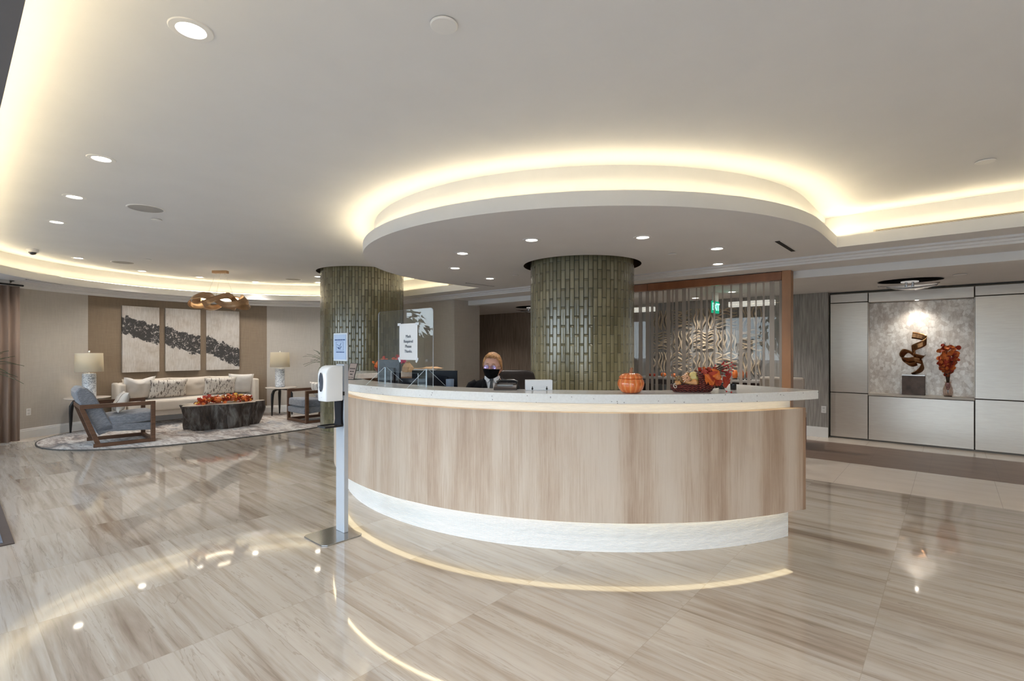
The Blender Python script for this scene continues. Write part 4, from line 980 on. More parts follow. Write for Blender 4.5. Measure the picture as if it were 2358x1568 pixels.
str_o = striped('gourd_orange_white', (.50,.17,.05), (.72,.60,.45), 11); str_b = striped('gourd_brown_gold', (.10,.045,.02), (.42,.26,.10), 9, .1)
def gourd(label, x, y, z, r, sq, mat, rot, stem=True, neck=0):
    w_ = Matrix.Translation(cp.location) @ Matrix.Rotation(CAMRZ, 4, 'Z') @ Matrix.Translation((x,y,z)) @ rot
    a = thing('gourd', label, 'gourd', (0,0,0), 0, 'gourds in the wicker basket'); a.matrix_world = w_
    m = MB()
    if neck:
        m.lathe([(0,-r*.9),(r*.6,-r*.72),(r,-r*.1),(r*.92,r*.35),(r*.55,r*.95),(r*.36,r*1.5),(r*.34,r*2.0),(r*.30,r*2.35),(0,r*2.45)], n=24, cap=False)
        for i, p in enumerate(m.v):
            if p[2] > r*.6: m.v[i] = (p[0]+(p[2]-r*.6)**2*9*neck, p[1], p[2])
    else: pumpkin(m, (0,0,0), r, 10, sq)
    obj('fruit', m, mat, a, smooth=True)
    if stem:
        m = MB(); b = r*2.42 if neck else r*sq*.78
        x_ = (b-r*.6)**2*9*neck if neck else 0
        m.tube([(x_,0,b),(x_+.002,0,b+r*.25)], [r*.13,r*.1], 6); obj('stem', m, twig_m, a, smooth=True)
    return a
RX = lambda a: Matrix.Rotation(a, 4, 'X'); RYm = lambda a: Matrix.Rotation(a, 4, 'Y'); RZ = lambda a: Matrix.Rotation(a, 4, 'Z')
gourd('pale yellow ribbed pumpkin at the mouth of the wicker basket', .012,-.012,.108,.042,.85, yellow_g, RX(1.1) @ RYm(.4))
gourd('orange gourd with white stripes in the middle of the basket', -.052,-.018,.094,.036,.9, str_o, RX(1.2))
gourd('dark brown and gold striped gourd at the left of the basket', -.100,-.012,.086,.034,.9, str_b, RX(1.3) @ RYm(-.3))
gourd('orange long-necked gourd lying across the front of the basket', .005,-.045,.070,.029,1, orange_g, RYm(-1.75) @ RZ(.4), True, .9)
gourd('small yellow gourd at the right front of the basket', .052,-.045,.066,.019,.9, yellow_g, RX(1.0))
gourd('plain orange gourd at the far left tip of the basket', -.115,-.035,.062,.024,.9, orange_g, RYm(.5))
gourd('round orange gourd behind the white-striped one', -.022,.022,.108,.034,.9, orange_g, RX(.6))
def cup(px, py, label):
    p = at(px, py, TOP); a = thing('black_cup', label, 'cup', (p.x+.02*FX, p.y+.02*FY, TOP))
    m = MB(); m.lathe([(0,.0005),(.021,.0005),(.022,.003),(.022,.046),(.020,.0475),(.018,.046),(.018,.006),(0,.006)], n=28, cap=False); obj('body', m, M('glossy_black', (.010,.010,.012), .12), a, smooth=True); return a
cup(1664.5, 896.5, 'small black cup half hidden behind the red leaves of the basket'); cup(1691.5, 898, 'small black cup standing free on the counter right of the basket')
# ------------------------------------------------------------------ things behind the counter
fa_p = Vector((3.98,5.80,TOP)); fa = thing('flower_arrangement', 'dark red bowl of orange and pink autumn flowers behind the left counter', 'flower arrangement', fa_p, CAMRZ)
m = MB(); m.lathe([(0,.001),(.09,.001),(.12,.03),(.135,.06),(.128,.06),(.11,.03),(0,.02)], n=28, cap=False, sx=1.15); obj('bowl', m, M('oxblood', (.16,.02,.012), .35), fa, smooth=True)
rnd = random.Random(31); m = MB()
for i in range(120):
    x = rnd.uniform(-.13,.25); h = .06+.12*math.exp(-((x+.02)/.13)**2)*rnd.random()+(.05+.09*rnd.random() if x > .12 else 0)
    leaf(m, (x, rnd.uniform(-.09,.06), h), rnd.uniform(.03,.06), (rnd.uniform(-1,1), -1, rnd.uniform(-.3,1)), rnd.uniform(0,6.3), 4 if x > .17 else rnd.choice((0,0,1,1)))
o = obj('blooms', m, leaf_mats+[M('magenta_bloom', (.45,.015,.10), .5)], fa, merge=False); o['kind'] = 'stuff'
for x, z, r in ((-.085,.105,.045),(-.03,.15,.04),(.03,.135,.032)):
    m = MB(); pumpkin(m, (x,-.03,z), r); obj('pumpkin', m, pumpkin_m, fa, smooth=True)
def monitor(label, px, py_top, d, w_, h_, rz, base_z, back=True):
    p = atd(px, py_top, d); zc = p.z-h_/2
    a = thing('monitor', label, 'monitor', (p.x, p.y, base_z), rz)
    zz_ = zc-base_z
    m = MB(); m.b2((-w_/2,-.012,zz_-h_/2),(w_/2,.012,zz_+h_/2)); m.b2((-w_/2*.6,-.03,zz_-h_*.3),(w_/2*.6,-.0121,zz_+h_*.3)); hs_ = obj('housing', m, M('monitor_black', (.008,.010,.016), .16, spec=.3), a, bevel=.004)
    m = MB(); m.b2((-w_/2+.01,.0122,zz_-h_/2+.012),(w_/2-.01,.0136,zz_+h_/2-.012)); obj('screen', m, M('screen_dark', (.008,.016,.05), .1), a)
    m = MB(); m.b2((-.025,-.05,.012),(.025,-.031,zz_)); obj('stand_neck', m, black_plastic, a, bevel=.003)
    m = MB(); m.b2((-.11,-.11,.0005),(.11,.06,.012)); obj('stand_foot', m, black_plastic, a, bevel=.004)
    return a
monitor('tall black screen behind the left half of the clear shield', 896, 828, 4.95, .30, .40, CAMRZ-.55, .7505)
monitor('wide black screen behind the right edge of the clear shield', 1001, 853, 4.95, .46, .30, CAMRZ-.12, .7505)
monitor('low black tablet screen seen through the slot of the shield', 950, 871, 4.62, .27, .19, CAMRZ-.2, .7505)
pp = thing('paper_stack', 'stack of loose papers and brown envelopes on the back of the counter', 'papers', (4.33,5.42,TOP), CAMRZ)
rnd = random.Random(5)
kraft = M('kraft_paper', (.42,.26,.14), .7, var=.1, scale=10)
for i in range(7):
    m = MB(); m.box((rnd.uniform(-.02,.03),0,.003+.007*i), (.30,.20,.005), Matrix.Rotation(rnd.uniform(-.2,.2), 3, 'Z')); obj('paper_sheet', m, paper if i not in (3,6) else kraft, pp)
bg_ = thing('paper_bag', 'crumpled brown paper bag beside the papers on the counter', 'bag', (4.14,5.52,TOP), CAMRZ)
m = MB(); P = []
for i in range(24):
    th = 2*PI*i/24; row = []
    for z, r in ((.001,.075),(.03,.08),(.07,.07),(.10,.05),(.125,.03),(.14,.035)):
        k = 1+.25*noise.noise(Vector((math.cos(th)*2, math.sin(th)*2, z*30))); row.append((r*k*math.cos(th), r*.7*k*math.sin(th), z))
    P.append(row)
m.grid(P, closed_u=True); obj('bag', m, kraft, bg_, ang=20)
bx2 = thing('kraft_envelope', 'flat crumpled brown parcel on top of the white papers', 'envelope', (4.40,5.33,TOP+.0485), CAMRZ)
m = MB(); P = [[(-.15+.3*i/12, -.09+.18*j/8, .002+.022*max(0, math.sin(PI*i/12)*math.sin(PI*j/8))*(1+.9*noise.noise(Vector((i*.6,j*.7,1))))) for j in range(9)] for i in range(13)]; m.grid(P); P2 = [[(-.15+.3*i/12, -.09+.18*j/8, .001) for j in range(9)] for i in range(13)]; m.grid(P2); obj('parcel', m, kraft, bx2, smooth=True, ang=25)
kc = thing('desk_cup', 'blue grey cup standing right of the clear shield behind the counter', 'cup', (atd(1036,890,4.75).x, atd(1036,890,4.75).y, .7505))
m = MB(); m.lathe([(0,.001),(.034,.001),(.038,.46),(.034,.46),(.03,.01),(0,.01)], n=24, cap=False); obj('body', m, M('cup_blue', (.20,.27,.38), .3), kc, smooth=True)
# ------------------------------------------------------------------ ceiling fittings
lens = EM('downlight_lens', (1.0,.93,.80), 9.0)
def downlight(u, v, z, label, power=26, cone=125, grp='recessed downlights'):
    a = thing('recessed_downlight', label, 'ceiling light', (u, v, z), 0, grp)
    m = MB(); m.lathe([(.058,-.001),(.062,-.006),(.088,-.005),(.092,-.0005)], n=32, cap=False); obj('trim_ring', m, trim_white, a, smooth=True)
    m = MB(); m.lathe([(0,-.0012),(.058,-.0012)], n=28, cap=False); obj('lens', m, lens, a)
    l = bpy.data.lights.new('downlight_beam', 'SPOT'); l.energy = power; l.color = (1,.955,.91); l.spot_size = math.radians(cone); l.spot_blend = 1.0; l.shadow_soft_size = .05
    o = bpy.data.objects.new('downlight_beam', l); C.objects.link(o); o.location = (u, v, z-.03)
    return a
P_M = 42
for u, v, lb in ((.747,2.611,'large bright recessed downlight nearest the camera, upper left'),
    (.798,4.899,'second recessed downlight along the left edge row of the high ceiling'),
    (.828,6.325,'third recessed downlight along the left edge row of the high ceiling'),
    (.857,7.736,'fourth recessed downlight along the left edge row, left of the round speaker'),
    (1.428,10.545,'recessed downlight next to the dome camera above the curved wall'),
    (2.458,11.412,'small downlight by the cove above the left painting'),
    (3.444,11.496,'small downlight by the cove just left of the chandelier plate'),
    (4.491,11.406,'small downlight by the cove right of the chandelier plate'),
    (4.991,9.615,'upper of two downlights touching the left tiled column'),
    (5.442,10.464,'lower of two downlights touching the left tiled column')):
    downlight(u, v, HC, lb, P_M if v < 9 else 40)
for u, v, lb in ((.75,1.1,'downlight straight above the entrance, next in row after the large bright one'),(.75,-.5,'downlight over the right part of the entrance side'),(.75,-2.1,'last downlight of the entrance row, at the far right end'),
    (3.2,-1.2,'added unseen fill downlight on the high ceiling, in front of the panelled wall'),(5.2,-2.6,'added unseen fill downlight beside the glowing cove at the right end')): downlight(u, v, HC, lb, 70)  # last two are unseen lamps added to brighten the floor at right
for u, v, lb in ((3.943,4.224,'recessed downlight under the round canopy, upper left one'),
    (4.597,5.072,'recessed downlight under the canopy left side, below the upper left one'),
    (5.637,5.415,'recessed downlight under the canopy near the receptionist'),
    (3.916,3.179,'recessed downlight under the canopy just left of the middle column'),
    (4.548,2.282,'recessed downlight under the canopy just right of the middle column'),
    (5.597,1.927,'recessed downlight under the canopy right side, by the black slot'),
    (6.62,2.267,'recessed downlight in front of the wood framed glass screen')):
    downlight(u, v, HS-.001, lb, 34)
downlight(8.707, 8.948, 2.452, 'recessed downlight in the dark corridor behind the receptionist', 34)
for u, v, lb in ((9.3,3.6,'downlight near the driftwood wall sculpture, left one behind the glass screen'),(8.7,2.75,'downlight behind the glass screen, right above the exit sign')): downlight(u, v, 2.452, lb, 60)
downlight(8.7, -2.3, 2.452, 'recessed downlight of the corridor beside the panelled wall', 50)
# niche spot
ns_ = thing('niche_spotlight', 'tiny spotlight in the top of the shell lined niche', 'spotlight', (10.03,.40,2.249))
m = MB(); m.lathe([(.02,-.001),(.022,-.006),(.034,-.005),(.036,-.0005)], n=24, cap=False); obj('trim_ring', m, chrome, ns_, smooth=True)
m = MB(); m.lathe([(0,-.0015),(.02,-.0015)], n=20, cap=False); obj('lens', m, EM('spot_lens', (1,.97,.9), 25), ns_)
l = bpy.data.lights.new('niche_beam', 'SPOT'); l.energy = 18; l.color = (1,.97,.9); l.spot_size = math.radians(120); l.spot_blend = .9; l.shadow_soft_size = .05
o = bpy.data.objects.new('niche_beam', l); C.objects.link(o); o.location = (9.94,.40,2.235); o.rotation_euler = (0,-.1,0)
grille = M('speaker_grille', (.40,.385,.37), .8, var=.03)
for u, v, lb in ((1.389,6.294,'large round ceiling speaker left of the centre of the high ceiling'),(1.998,10.507,'round ceiling speaker above the left armchair'),(4.846,10.382,'round ceiling speaker near the left tiled column')):
    a = thing('ceiling_speaker', lb, 'speaker', (u, v, HC), 0, 'round ceiling speakers')
    m = MB(); m.lathe([(0,-.004),(.15,-.004)], n=40, cap=False); obj('grille', m, grille, a)
    m = MB(); m.lathe([(.15,-.005),(.162,-.007),(.168,-.0005)], n=40, cap=False); obj('rim', m, trim_white, a, smooth=True)
for u, v, z, r, lb in ((1.583,6.733,HC,.055,'small round cover plate just below the large ceiling speaker'),(2.197,9.847,HC,.05,'small round cover plate near the chandelier, beside a speaker'),
    (1.484,1.712,HC,.062,'round white cover plate at the top centre of the photo'),(5.339,-.201,HC,.062,'round white cover plate on the high ceiling at far right'),
    (5.624,4.873,HS,.045,'small round cover plate under the canopy left of the middle column'),(5.562,2.421,HS,.045,'small round cover plate under the canopy right of the middle column'),
    (8.716,8.504,2.452,.045,'small cover plate beside the corridor downlight'),(8.559,-.085,2.452,.07,'small round cover plate in the corridor right of the leaf light')):
    a = thing('ceiling_cover_plate', lb, 'ceiling plate', (u, v, z-.0005), 0, 'sprinkler cover plates')
    m = MB(); m.lathe([(0,-.012),(r*.92,-.012),(r,-.008),(r,-.004),(r*.8,-.001)], n=32, cap=False); obj('plate', m, trim_white, a, smooth=True)
a = thing('security_camera', 'small white dome security camera on the ceiling near the left cove', 'camera', (.86,10.13,HC))
m = MB(); m.lathe([(.07,-.0005),(.07,-.018),(.058,-.04),(.05,-.045)], n=32, cap=False); obj('housing', m, trim_white, a, smooth=True)
m = MB(); m.sphere((0,0,-.042), (.048,.048,.042), 24, 12); obj('dome', m, M('smoked_dome', (.03,.022,.02), .06, coat=1), a, smooth=True)
def slot(name, label, a_, b_, wdt, mat, z):
    a = thing(name, label, 'air vent', (0,0,0)); A2, B2 = Vector(a_), Vector(b_); d = (B2-A2); L = d.length
    m = MB(); m.box(((A2.x+B2.x)/2, (A2.y+B2.y)/2, z-.003), (L, wdt, .004), Matrix.Rotation(math.atan2(d.y, d.x), 3, 'Z')); obj('opening', m, dark_gap, a)
    m = MB()
    for s in (-1, 1): m.box(((A2.x+B2.x)/2 - d.y/L*s*(wdt/2+.006), (A2.y+B2.y)/2 + d.x/L*s*(wdt/2+.006), z-.003), (L, .010, .0055), Matrix.Rotation(math.atan2(d.y, d.x), 3, 'Z'))
    obj('flange', m, trim_white, a); return a
slot('air_slot', 'black linear air slot under the canopy at the right', (5.62,1.332), (6.314,1.332), .045, dark_gap, HS)
slot('air_slot', 'thin black linear air slot under the canopy left of the receptionist', (5.745,6.07), (6.392,6.034), .03, dark_gap, HS)
slot('air_slot', 'thin dark air slot in the low ceiling above the left curtain', (.86,10.998), (1.347,11.415), .03, dark_gap, HS)
def wall_slot(label, v0, v1):
    a = thing('linear_diffuser', label, 'air vent', (0,0,0)); u = 6.53
    m = MB(); m.b2((u-.006,v0,2.735),(u-.001,v1,2.765)); obj('frame', m, M('diffuser_paint', (.55,.50,.42), .5), a)
    for z in (2.742,2.753):
        m = MB(); m.b2((u-.008,v0+.02,z),(u-.0062,v1-.02,z+.004)); obj('slot', m, dark_gap, a)
wall_slot('long linear air diffuser on the glowing cove wall at right', -1.9, .62)
wall_slot('short linear air diffuser in the glowing cove behind the left column', 6.55, 7.4)
# leaf shaped flush lights in the corridor
leafm = M('polished_leaf', (.72,.73,.76), .12, 1.0, var=.02); bowlm = M('leaf_bowl', (.66,.66,.68), .2, .6)
def leaf_light(label, loc, rz):
    a = thing('leaf_ceiling_light', label, 'ceiling light', loc, rz)
    m = MB(); m.lathe([(0,-.001),(.26,-.001),(.28,-.012),(0,-.012)], n=40, cap=False, sx=.95, sy=1.3); obj('canopy', m, M('painted_shadow_black', (.004,.003,.003), .95, spec=.05), a)  # flat black disc, paints in the dark oval shadow above the leaves
    for s, k in ((1,1.0),(-1,.82)):
        m = MB(); P = []
        for i in range(25):
            x = -1+2*i/24; wv = (1-x*x)**.7
            P.append([(q*.17*wv*k, x*.34*k + .02*s, -.055-.035*(1-x*x)*(1.2 if s < 0 else .5)-.012*abs(q)+(-.02 if s < 0 else 0)) for q in (-1,-.5,0,.5,1)])
        m.grid(P); obj('leaf', m, leafm if s > 0 else bowlm, a, smooth=True, solid=.004, ang=80)
    m = MB()
    for y in (-.035,.035): m.lathe([(.016,-.095),(.016,-.012)], n=14, c=(-.05,y,0))
    obj('lamp_holder', m, chrome, a, smooth=True)
    m = MB(); m.lathe([(0,-.018),(.10,-.018),(.10,-.03),(0,-.03)], n=24, cap=False); obj('led', m, EM('leaf_led', (1,.95,.88), .25), a); return a
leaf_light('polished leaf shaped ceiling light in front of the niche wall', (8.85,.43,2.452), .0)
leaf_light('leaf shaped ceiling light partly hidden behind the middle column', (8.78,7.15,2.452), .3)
# ------------------------------------------------------------------ niche ornaments
sc = thing('ribbon_sculpture', 'curled bronze ribbon sculpture on a brown cube in the niche', 'sculpture', (10.03,.44,.7785))
m = MB(); m.b2((-.085,-.14,.0005),(.085,.14,.30)); obj('pedestal', m, M('rusted_cube', (.10,.065,.05), .45, .4, var=.3, scale=9), sc, bevel=.004)
m = MB(); m.b2((-.085,-.14,.3005),(.085,.14,.318)); obj('plinth_top', m, M('plinth_silver', (.55,.52,.50), .3, .6), sc)
scb = M('curled_bronze', (.24,.115,.05), .25, .95, var=.25, scale=5)
def band(pts, wdt, tang=None):
    # ribbon through (y, z) control points with its width along a slightly tilted axis
    m = MB(); P = []
    n = len(pts); full = []
    for i in range(n-1):
        for k in range(10):
            s = k/10; p0 = pts[max(i-1,0)]; p1 = pts[i]; p2 = pts[i+1]; p3 = pts[min(i+2,n-1)]
            full.append([.5*((2*b)+(-a+c)*s+(2*a-5*b+4*c-d)*s*s+(-a+3*b-3*c+d)*s**3) for a, b, c, d in zip(p0,p1,p2,p3)])
    full.append(list(pts[-1]))
    for x, y, z, ax, ay, az in full:
        A2 = Vector((ax,ay,az)).normalized(); c = Vector((x,y,z)); P.append([tuple(c+A2*(q*wdt/2)) for q in (-1,-.5,0,.5,1)])
    m.grid(P); return m
# local +y points left in view, +x into the niche
obj('ribbon', band([(-.03,.02,.325,-.9,.2,.3),(-.02,-.05,.36,-.8,.3,.4),(0,-.10,.42,-.6,.3,.7),(.03,-.11,.50,-.3,.2,.9),(.03,-.03,.545,-.2,.2,.95),(0,.06,.535,-.3,.1,.95),(-.03,.13,.56,-.5,.5,.7),(-.03,.145,.62,-.6,.5,.6),(0,.10,.685,-.5,.6,.6),(.03,.04,.66,-.4,.4,.8),(.04,-.03,.60,-.4,.2,.9),(.0,-.10,.575,-.4,-.4,.8),(-.04,-.12,.60,-.5,-.6,.6)], .10), scb, sc, smooth=True, solid=.005, ang=80)
obj('ribbon', band([(.03,.00,.60,-.3,.1,.95),(.03,-.02,.66,-.2,0,1),(0,.02,.715,-.1,.1,1),(-.04,-.03,.755,0,.1,1),(-.05,-.10,.79,0,.1,1),(-.02,-.155,.835,0,0,1),(.03,-.14,.885,0,-.1,1),(.05,-.06,.92,0,-.1,1),(.04,.02,.935,0,-.15,1)], .105), scb, sc, smooth=True, solid=.005, ang=80)
obj('ribbon', band([(-.03,.13,.56,-.7,.4,.3),(-.05,.10,.50,-.6,.5,.5),(-.04,.03,.47,-.5,.3,.8),(0,-.04,.49,-.4,.2,.9)], .07), scb, sc, smooth=True, solid=.005, ang=80)
va = thing('glass_vase', 'small clear glass vase with red autumn branches in the niche', 'vase', (10.02,.035,.7785))
vg = GLASS('vase_glass', (.86,.78,.74), 1.6)
m = MB(); m.lathe([(0,.001),(.045,.001),(.05,.01),(.062,.06),(.058,.12),(.040,.17),(.033,.20),(.042,.225)], n=32, cap=False); obj('body', m, vg, va, smooth=True)
m = MB(); m.lathe([(0,.002),(.047,.002),(.050,.012),(.0,.02)], n=28, cap=False); obj('foot', m, M('vase_foot', (.05,.02,.015), .15), va, smooth=True)
m = MB(); m.lathe([(0,.10),(.012,.10),(.030,.17),(.02,.21),(0,.21)], n=20, cap=False); obj('ribbon_wrap', m, M('wrap_pattern', (.45,.25,.27), .6, var=.6, scale=60), va, smooth=True)
rnd = random.Random(77); mt = MB(); ml = MB()
for i in range(22):
    th = rnd.uniform(0,6.28); sp_ = rnd.uniform(.02,.17); L = rnd.uniform(.32,.66)
    tip = Vector((-.04+sp_*math.cos(th)*.35, sp_*math.sin(th)*1.0+.05*(L-.3), .17+L)); mid = Vector((tip.x*.4, tip.y*.35, .17+L*.5))
    mt.tube([(0,0,.03),mid*.6+Vector((0,0,.05)),mid,tip], .0022, 4)
    for k in range(7):
        s = rnd.uniform(.25,1.02); p = mid*(1-s)+tip*s if s > .3 else mid
        # round eucalyptus leaf
        nrm = Vector((-1,rnd.uniform(-.8,.8),rnd.uniform(-.6,.8))).normalized(); xx = nrm.orthogonal().normalized(); yy = nrm.cross(xx); R_l = rnd.uniform(.018,.034)
        c = p+Vector((rnd.uniform(-.02,.0),rnd.uniform(-.04,.04),rnd.uniform(-.03,.03)))
        ml.add([c]+[c+xx*R_l*math.cos(q)+yy*R_l*1.15*math.sin(q)+nrm*.004*math.cos(2*q) for q in [2*PI*j/10 for j in range(10)]], [(0,1+j,1+(j+1)%10) for j in range(10)], rnd.choice((0,1,1,1,3,0)))
obj('twigs', mt, twig_m, va); o = obj('leaves', ml, leaf_mats, va, merge=False); o['kind'] = 'stuff'
# ------------------------------------------------------------------ wood framed glass screen
cherry = M('cherry_wood', (.27,.105,.045), .35, var=.14, scale=5, stretch=(1,1,.25), detail=5)
scr = thing('glass_screen', 'cherry wood framed glass screen with frosted vertical stripes', 'screen', (0,0,0))
m = MB(); m.b2((7.25,1.56,0),(7.39,1.665,2.521)); obj('post', m, M('cherry_post', (.34,.165,.075), .4, var=.14, scale=5, stretch=(1,1,.25), detail=5), scr, bevel=.003)
m = MB(); m.b2((7.25,5.2,0),(7.39,5.3,2.521)); obj('post', m, cherry, scr, bevel=.003)
m = MB(); m.b2((7.25,1.670,2.405),(7.39,3.555,2.513)); obj('header', m, cherry, scr, bevel=.002)
m = MB(); m.b2((7.25,3.562,2.405),(7.39,5.195,2.513)); obj('header', m, cherry, scr, bevel=.002)
frost, t, bs, out = nodes('frosted_taupe')
bs.inputs['Base Color'].default_value = (.34,.295,.255,1); bs.inputs['Roughness'].default_value = .5
tr = N(t, 'ShaderNodeBsdfTransparent'); mx = N(t, 'ShaderNodeMixShader'); mx.inputs[0].default_value = .90; tr.inputs[0].default_value = (.8,.78,.75,1)
t.links.new(tr.outputs[0], mx.inputs[1]); t.links.new(bs.outputs[0], mx.inputs[2]); t.links.new(mx.outputs[0], out.inputs[0])
sgl = GLASS('screen_glass', (.93,.95,.94), 1.5)
rnd = random.Random(12)
def pane_strip(v0, v1, clear_from):
    m = MB(); v = v0; fr = True
    while v < v1-1e-6:
        wv = rnd.choice((.018,.025,.035,.045,.06)) if fr else rnd.choice((.03,.045,.06,.075,.095))
        b = min(v+wv, v1)
        m.add([(7.32,v,.03),(7.32,b,.03),(7.32,b,2.405),(7.32,v,2.405)], [(0,1,2,3)], 1 if fr else 0); v = b; fr = not fr
    return obj('glass_pane', m, [sgl, frost], scr, merge=False)
pane_strip(1.665, 3.553, 0); pane_strip(3.563, 5.2, 0)
m = MB(); m.b2((7.27,1.67,0),(7.37,5.2,.03)); obj('sill', m, cherry, scr)
# wall sculpture of wavy driftwood strands
drift = M('driftwood', (.50,.40,.29), .6, var=.25, scale=9)
wa = thing('wall_art', 'wall sculpture of wavy pale driftwood strands in square groups', 'wall art', (9.84,3.635,1.66))
rnd = random.Random(41)
for cidx in range(5):
    for ridx in range(3):
        cy = -.86+.43*cidx; cz = -.43+.43*ridx; m = MB(); vert = (cidx+ridx) % 2 == 0
        for k in range(7):
            o_ = -.165+.055*k; ph_ = rnd.uniform(0,6.3); am = rnd.uniform(.012,.034); wl = rnd.uniform(.9,1.7); dp = rnd.uniform(.012,.05)
            pts = []
            for q in range(13):
                s = -.20+.40*q/12; w2 = o_+am*math.sin(2*PI*wl*(s/.4)+ph_); pts.append((-dp-.006*math.sin(q*.8+ph_), cy+(w2 if vert else s), cz+(s if vert else w2)))
            m.tube(pts, [.008+.008*math.sin(PI*(q+.5)/13) for q in range(13)], 6)
        obj('driftwood_panel', m, drift, wa, smooth=True)
# console, chair, pumpkins behind the glass
con = thing('console_table', 'long dark console with grey top against the wall behind the glass screen', 'console', (9.56,3.65,0))
m = MB(); m.b2((-.23,-1.15,.90),(.23,1.15,.94)); obj('top', m, M('console_top', (.36,.33,.31), .3), con, bevel=.003)
m = MB(); m.b2((-.20,-1.12,.80),(.20,1.12,.8995)); obj('apron', m, dark_wood, con)
for y in (-1.08,-.36,.36,1.08):
    m = MB(); m.b2((-.19,y-.03,0),(.19,y+.03,.7995)); obj('leg', m, dark_wood, con)
for y, z, r, mt_, nm, lb in ((4.55-3.65,0,.05,leaf_mats[1],'bowl','low red bowl at the left of the console behind the glass'),(4.32-3.65,0,.055,pumpkin_m,'pumpkin','round orange pumpkin in the middle of the left console group'),(4.1-3.65,0,.05,pumpkin_m,'pumpkin','small orange pumpkin nearest the wicker basket on the console'),
    (2.95-3.65,1,.045,pumpkin_m,'candle','tall orange candle on the right console half, left one'),(2.84-3.65,1,.04,leaf_mats[0],'candle','tall orange candle on the right console half, middle one'),(2.72-3.65,1,.035,leaf_mats[3],'candle','tall brown candle on the right console half, right one')):
    a = thing(nm, lb, nm, (9.50,3.65+y,.9405))
    m = MB()
    if z: m.lathe([(0,.022),(r*.7,.022),(r,.05),(r,.13),(r*.6,.17),(0,.175)], n=18, cap=False); b_ = MB(); b_.lathe([(0,.0),(.05,.0),(.05,.012),(.02,.022),(0,.022)], n=18, cap=False); obj('holder', b_, dark_gap, a)
    elif nm == 'bowl': m.lathe([(0,0),(.06,0),(.10,.05),(.095,.05),(0,.015)], n=20, cap=False)
    else: pumpkin(m, (0,0,r*.76), r)
    obj('fruit' if nm == 'pumpkin' else 'body', m, mt_, a, smooth=True)
cc = thing('dining_chair', 'cream upholstered high back chair behind the wooden screen post', 'chair', (8.62,1.98,0), .1)
crm = M('cream_upholstery', (.52,.45,.39), .8, var=.04, scale=6)
m = MB(); m.b2((-.06,-.31,.42),(.03,.31,1.06)); obj('backrest', m, crm, cc, bevel=.035)
m = MB(); m.b2((-.02,-.30,.40),(.50,.30,.50)); obj('seat', m, crm, cc, bevel=.03)
for x in (-.02,.46):
    for y in (-.27,.27):
        m = MB(); m.b2((x-.02,y-.02,0),(x+.02,y+.02,.41)); obj('leg', m, M('reddish_leg', (.16,.03,.02), .4), cc)
# exit sign and linear lamps behind the glass
ex = thing('exit_sign', 'green lit exit sign hanging behind the striped glass screen', 'exit sign', (8.6,2.99,2.20))
m = MB(); m.b2((-.155,-.012,-.10),(.155,.012,.10)); obj('panel', m, EM('exit_green', (.01,.30,.16), .9), ex)
text('lettering', 'EXIT', .165, EM('exit_letters', (.25,1.0,.75), 2.2), ex, (0,-.0135,0), (PI/2,0,0), bold=.004)
m = MB(); m.b2((-.10,-.02,.1005),(.10,.02,.252)); obj('mount', m, trim_white, ex)
lp_m = EM('linen_lamp', (1,.95,.85), .36)
for v0, v1, lb in ((1.98,2.63,'long white linear lamp right of the exit sign behind the glass'),(3.90,4.75,'short white linear lamp beside the middle column behind the glass')):
    a = thing('linear_lamp', lb, 'lamp', (8.2,(v0+v1)/2,2.195))
    m = MB(); m.b2((-.05,-(v1-v0)/2,-.04),(.05,(v1-v0)/2,.04)); obj('diffuser', m, lp_m, a)
    m = MB()
    for y in (-.3,.3): m.tube([(0,y,.04),(0,y,.257)], .003, 5)
    obj('wire', m, chrome, a)
dr = MB(); dr.b2((9.93,10.52,0),(9.98,11.45,2.22)); struct('door_1', dr, M('pale_door', (.42,.30,.19), .4, var=.08, scale=6, stretch=(1,1,.2)), bevel=.003)
dh = MB(); dh.b2((9.90,10.56,1.02),(9.93,10.66,1.04)); struct('door_handle', dh, chrome)
# ------------------------------------------------------------------ trees outside the glass front, mirrored in the shield
tree_l = M('tree_foliage', (.09,.085,.045), .8, var=.4, scale=2.5)
def tree(label, loc, r, h, seed):
    a = thing('tree', label, 'tree', loc); rnd = random.Random(seed)
    m = MB(); m.tube([(0,0,-.05),(.05,0,h*.5),(0,.05,h*.8)], [.16,.12,.06], 8); obj('trunk', m, twig_m, a)
    m = MB()
    for i in range(700):
        d = Vector((rnd.gauss(0,1), rnd.gauss(0,1), rnd.gauss(0,1))).normalized()*r*rnd.uniform(.55,1.05); c = d+Vector((0,0,h)); c.z = max(c.z, .6)
        leaf(m, c, rnd.uniform(.25,.5), (d+Vector((rnd.uniform(-1,1),rnd.uniform(-1,1),.5))), rnd.uniform(0,6.3), 0)
    m.sphere((0,0,h), r*.72, 14, 9)
    o = obj('crown', m, tree_l, a, merge=False); return a
tree('dark green tree outside the entrance, mirrored in the clear shield', (-7.4,18.0,0), 2.0, 1.3, 1)
tree('second dark tree outside the glass front, seen only as a reflection', (-18,6.0,0), 2.6, 2.6, 2)
tree('third tree outside the glass front, seen only as a reflection', (-12,-3.0,0), 3.0, 3.0, 3)
# ------------------------------------------------------------------ receptionist
pr = thing('person', 'seated receptionist in dark suit, striped tie and black face mask with glasses', 'person', (3.43,3.26,0), math.atan2(-.80,.62)+0.0)
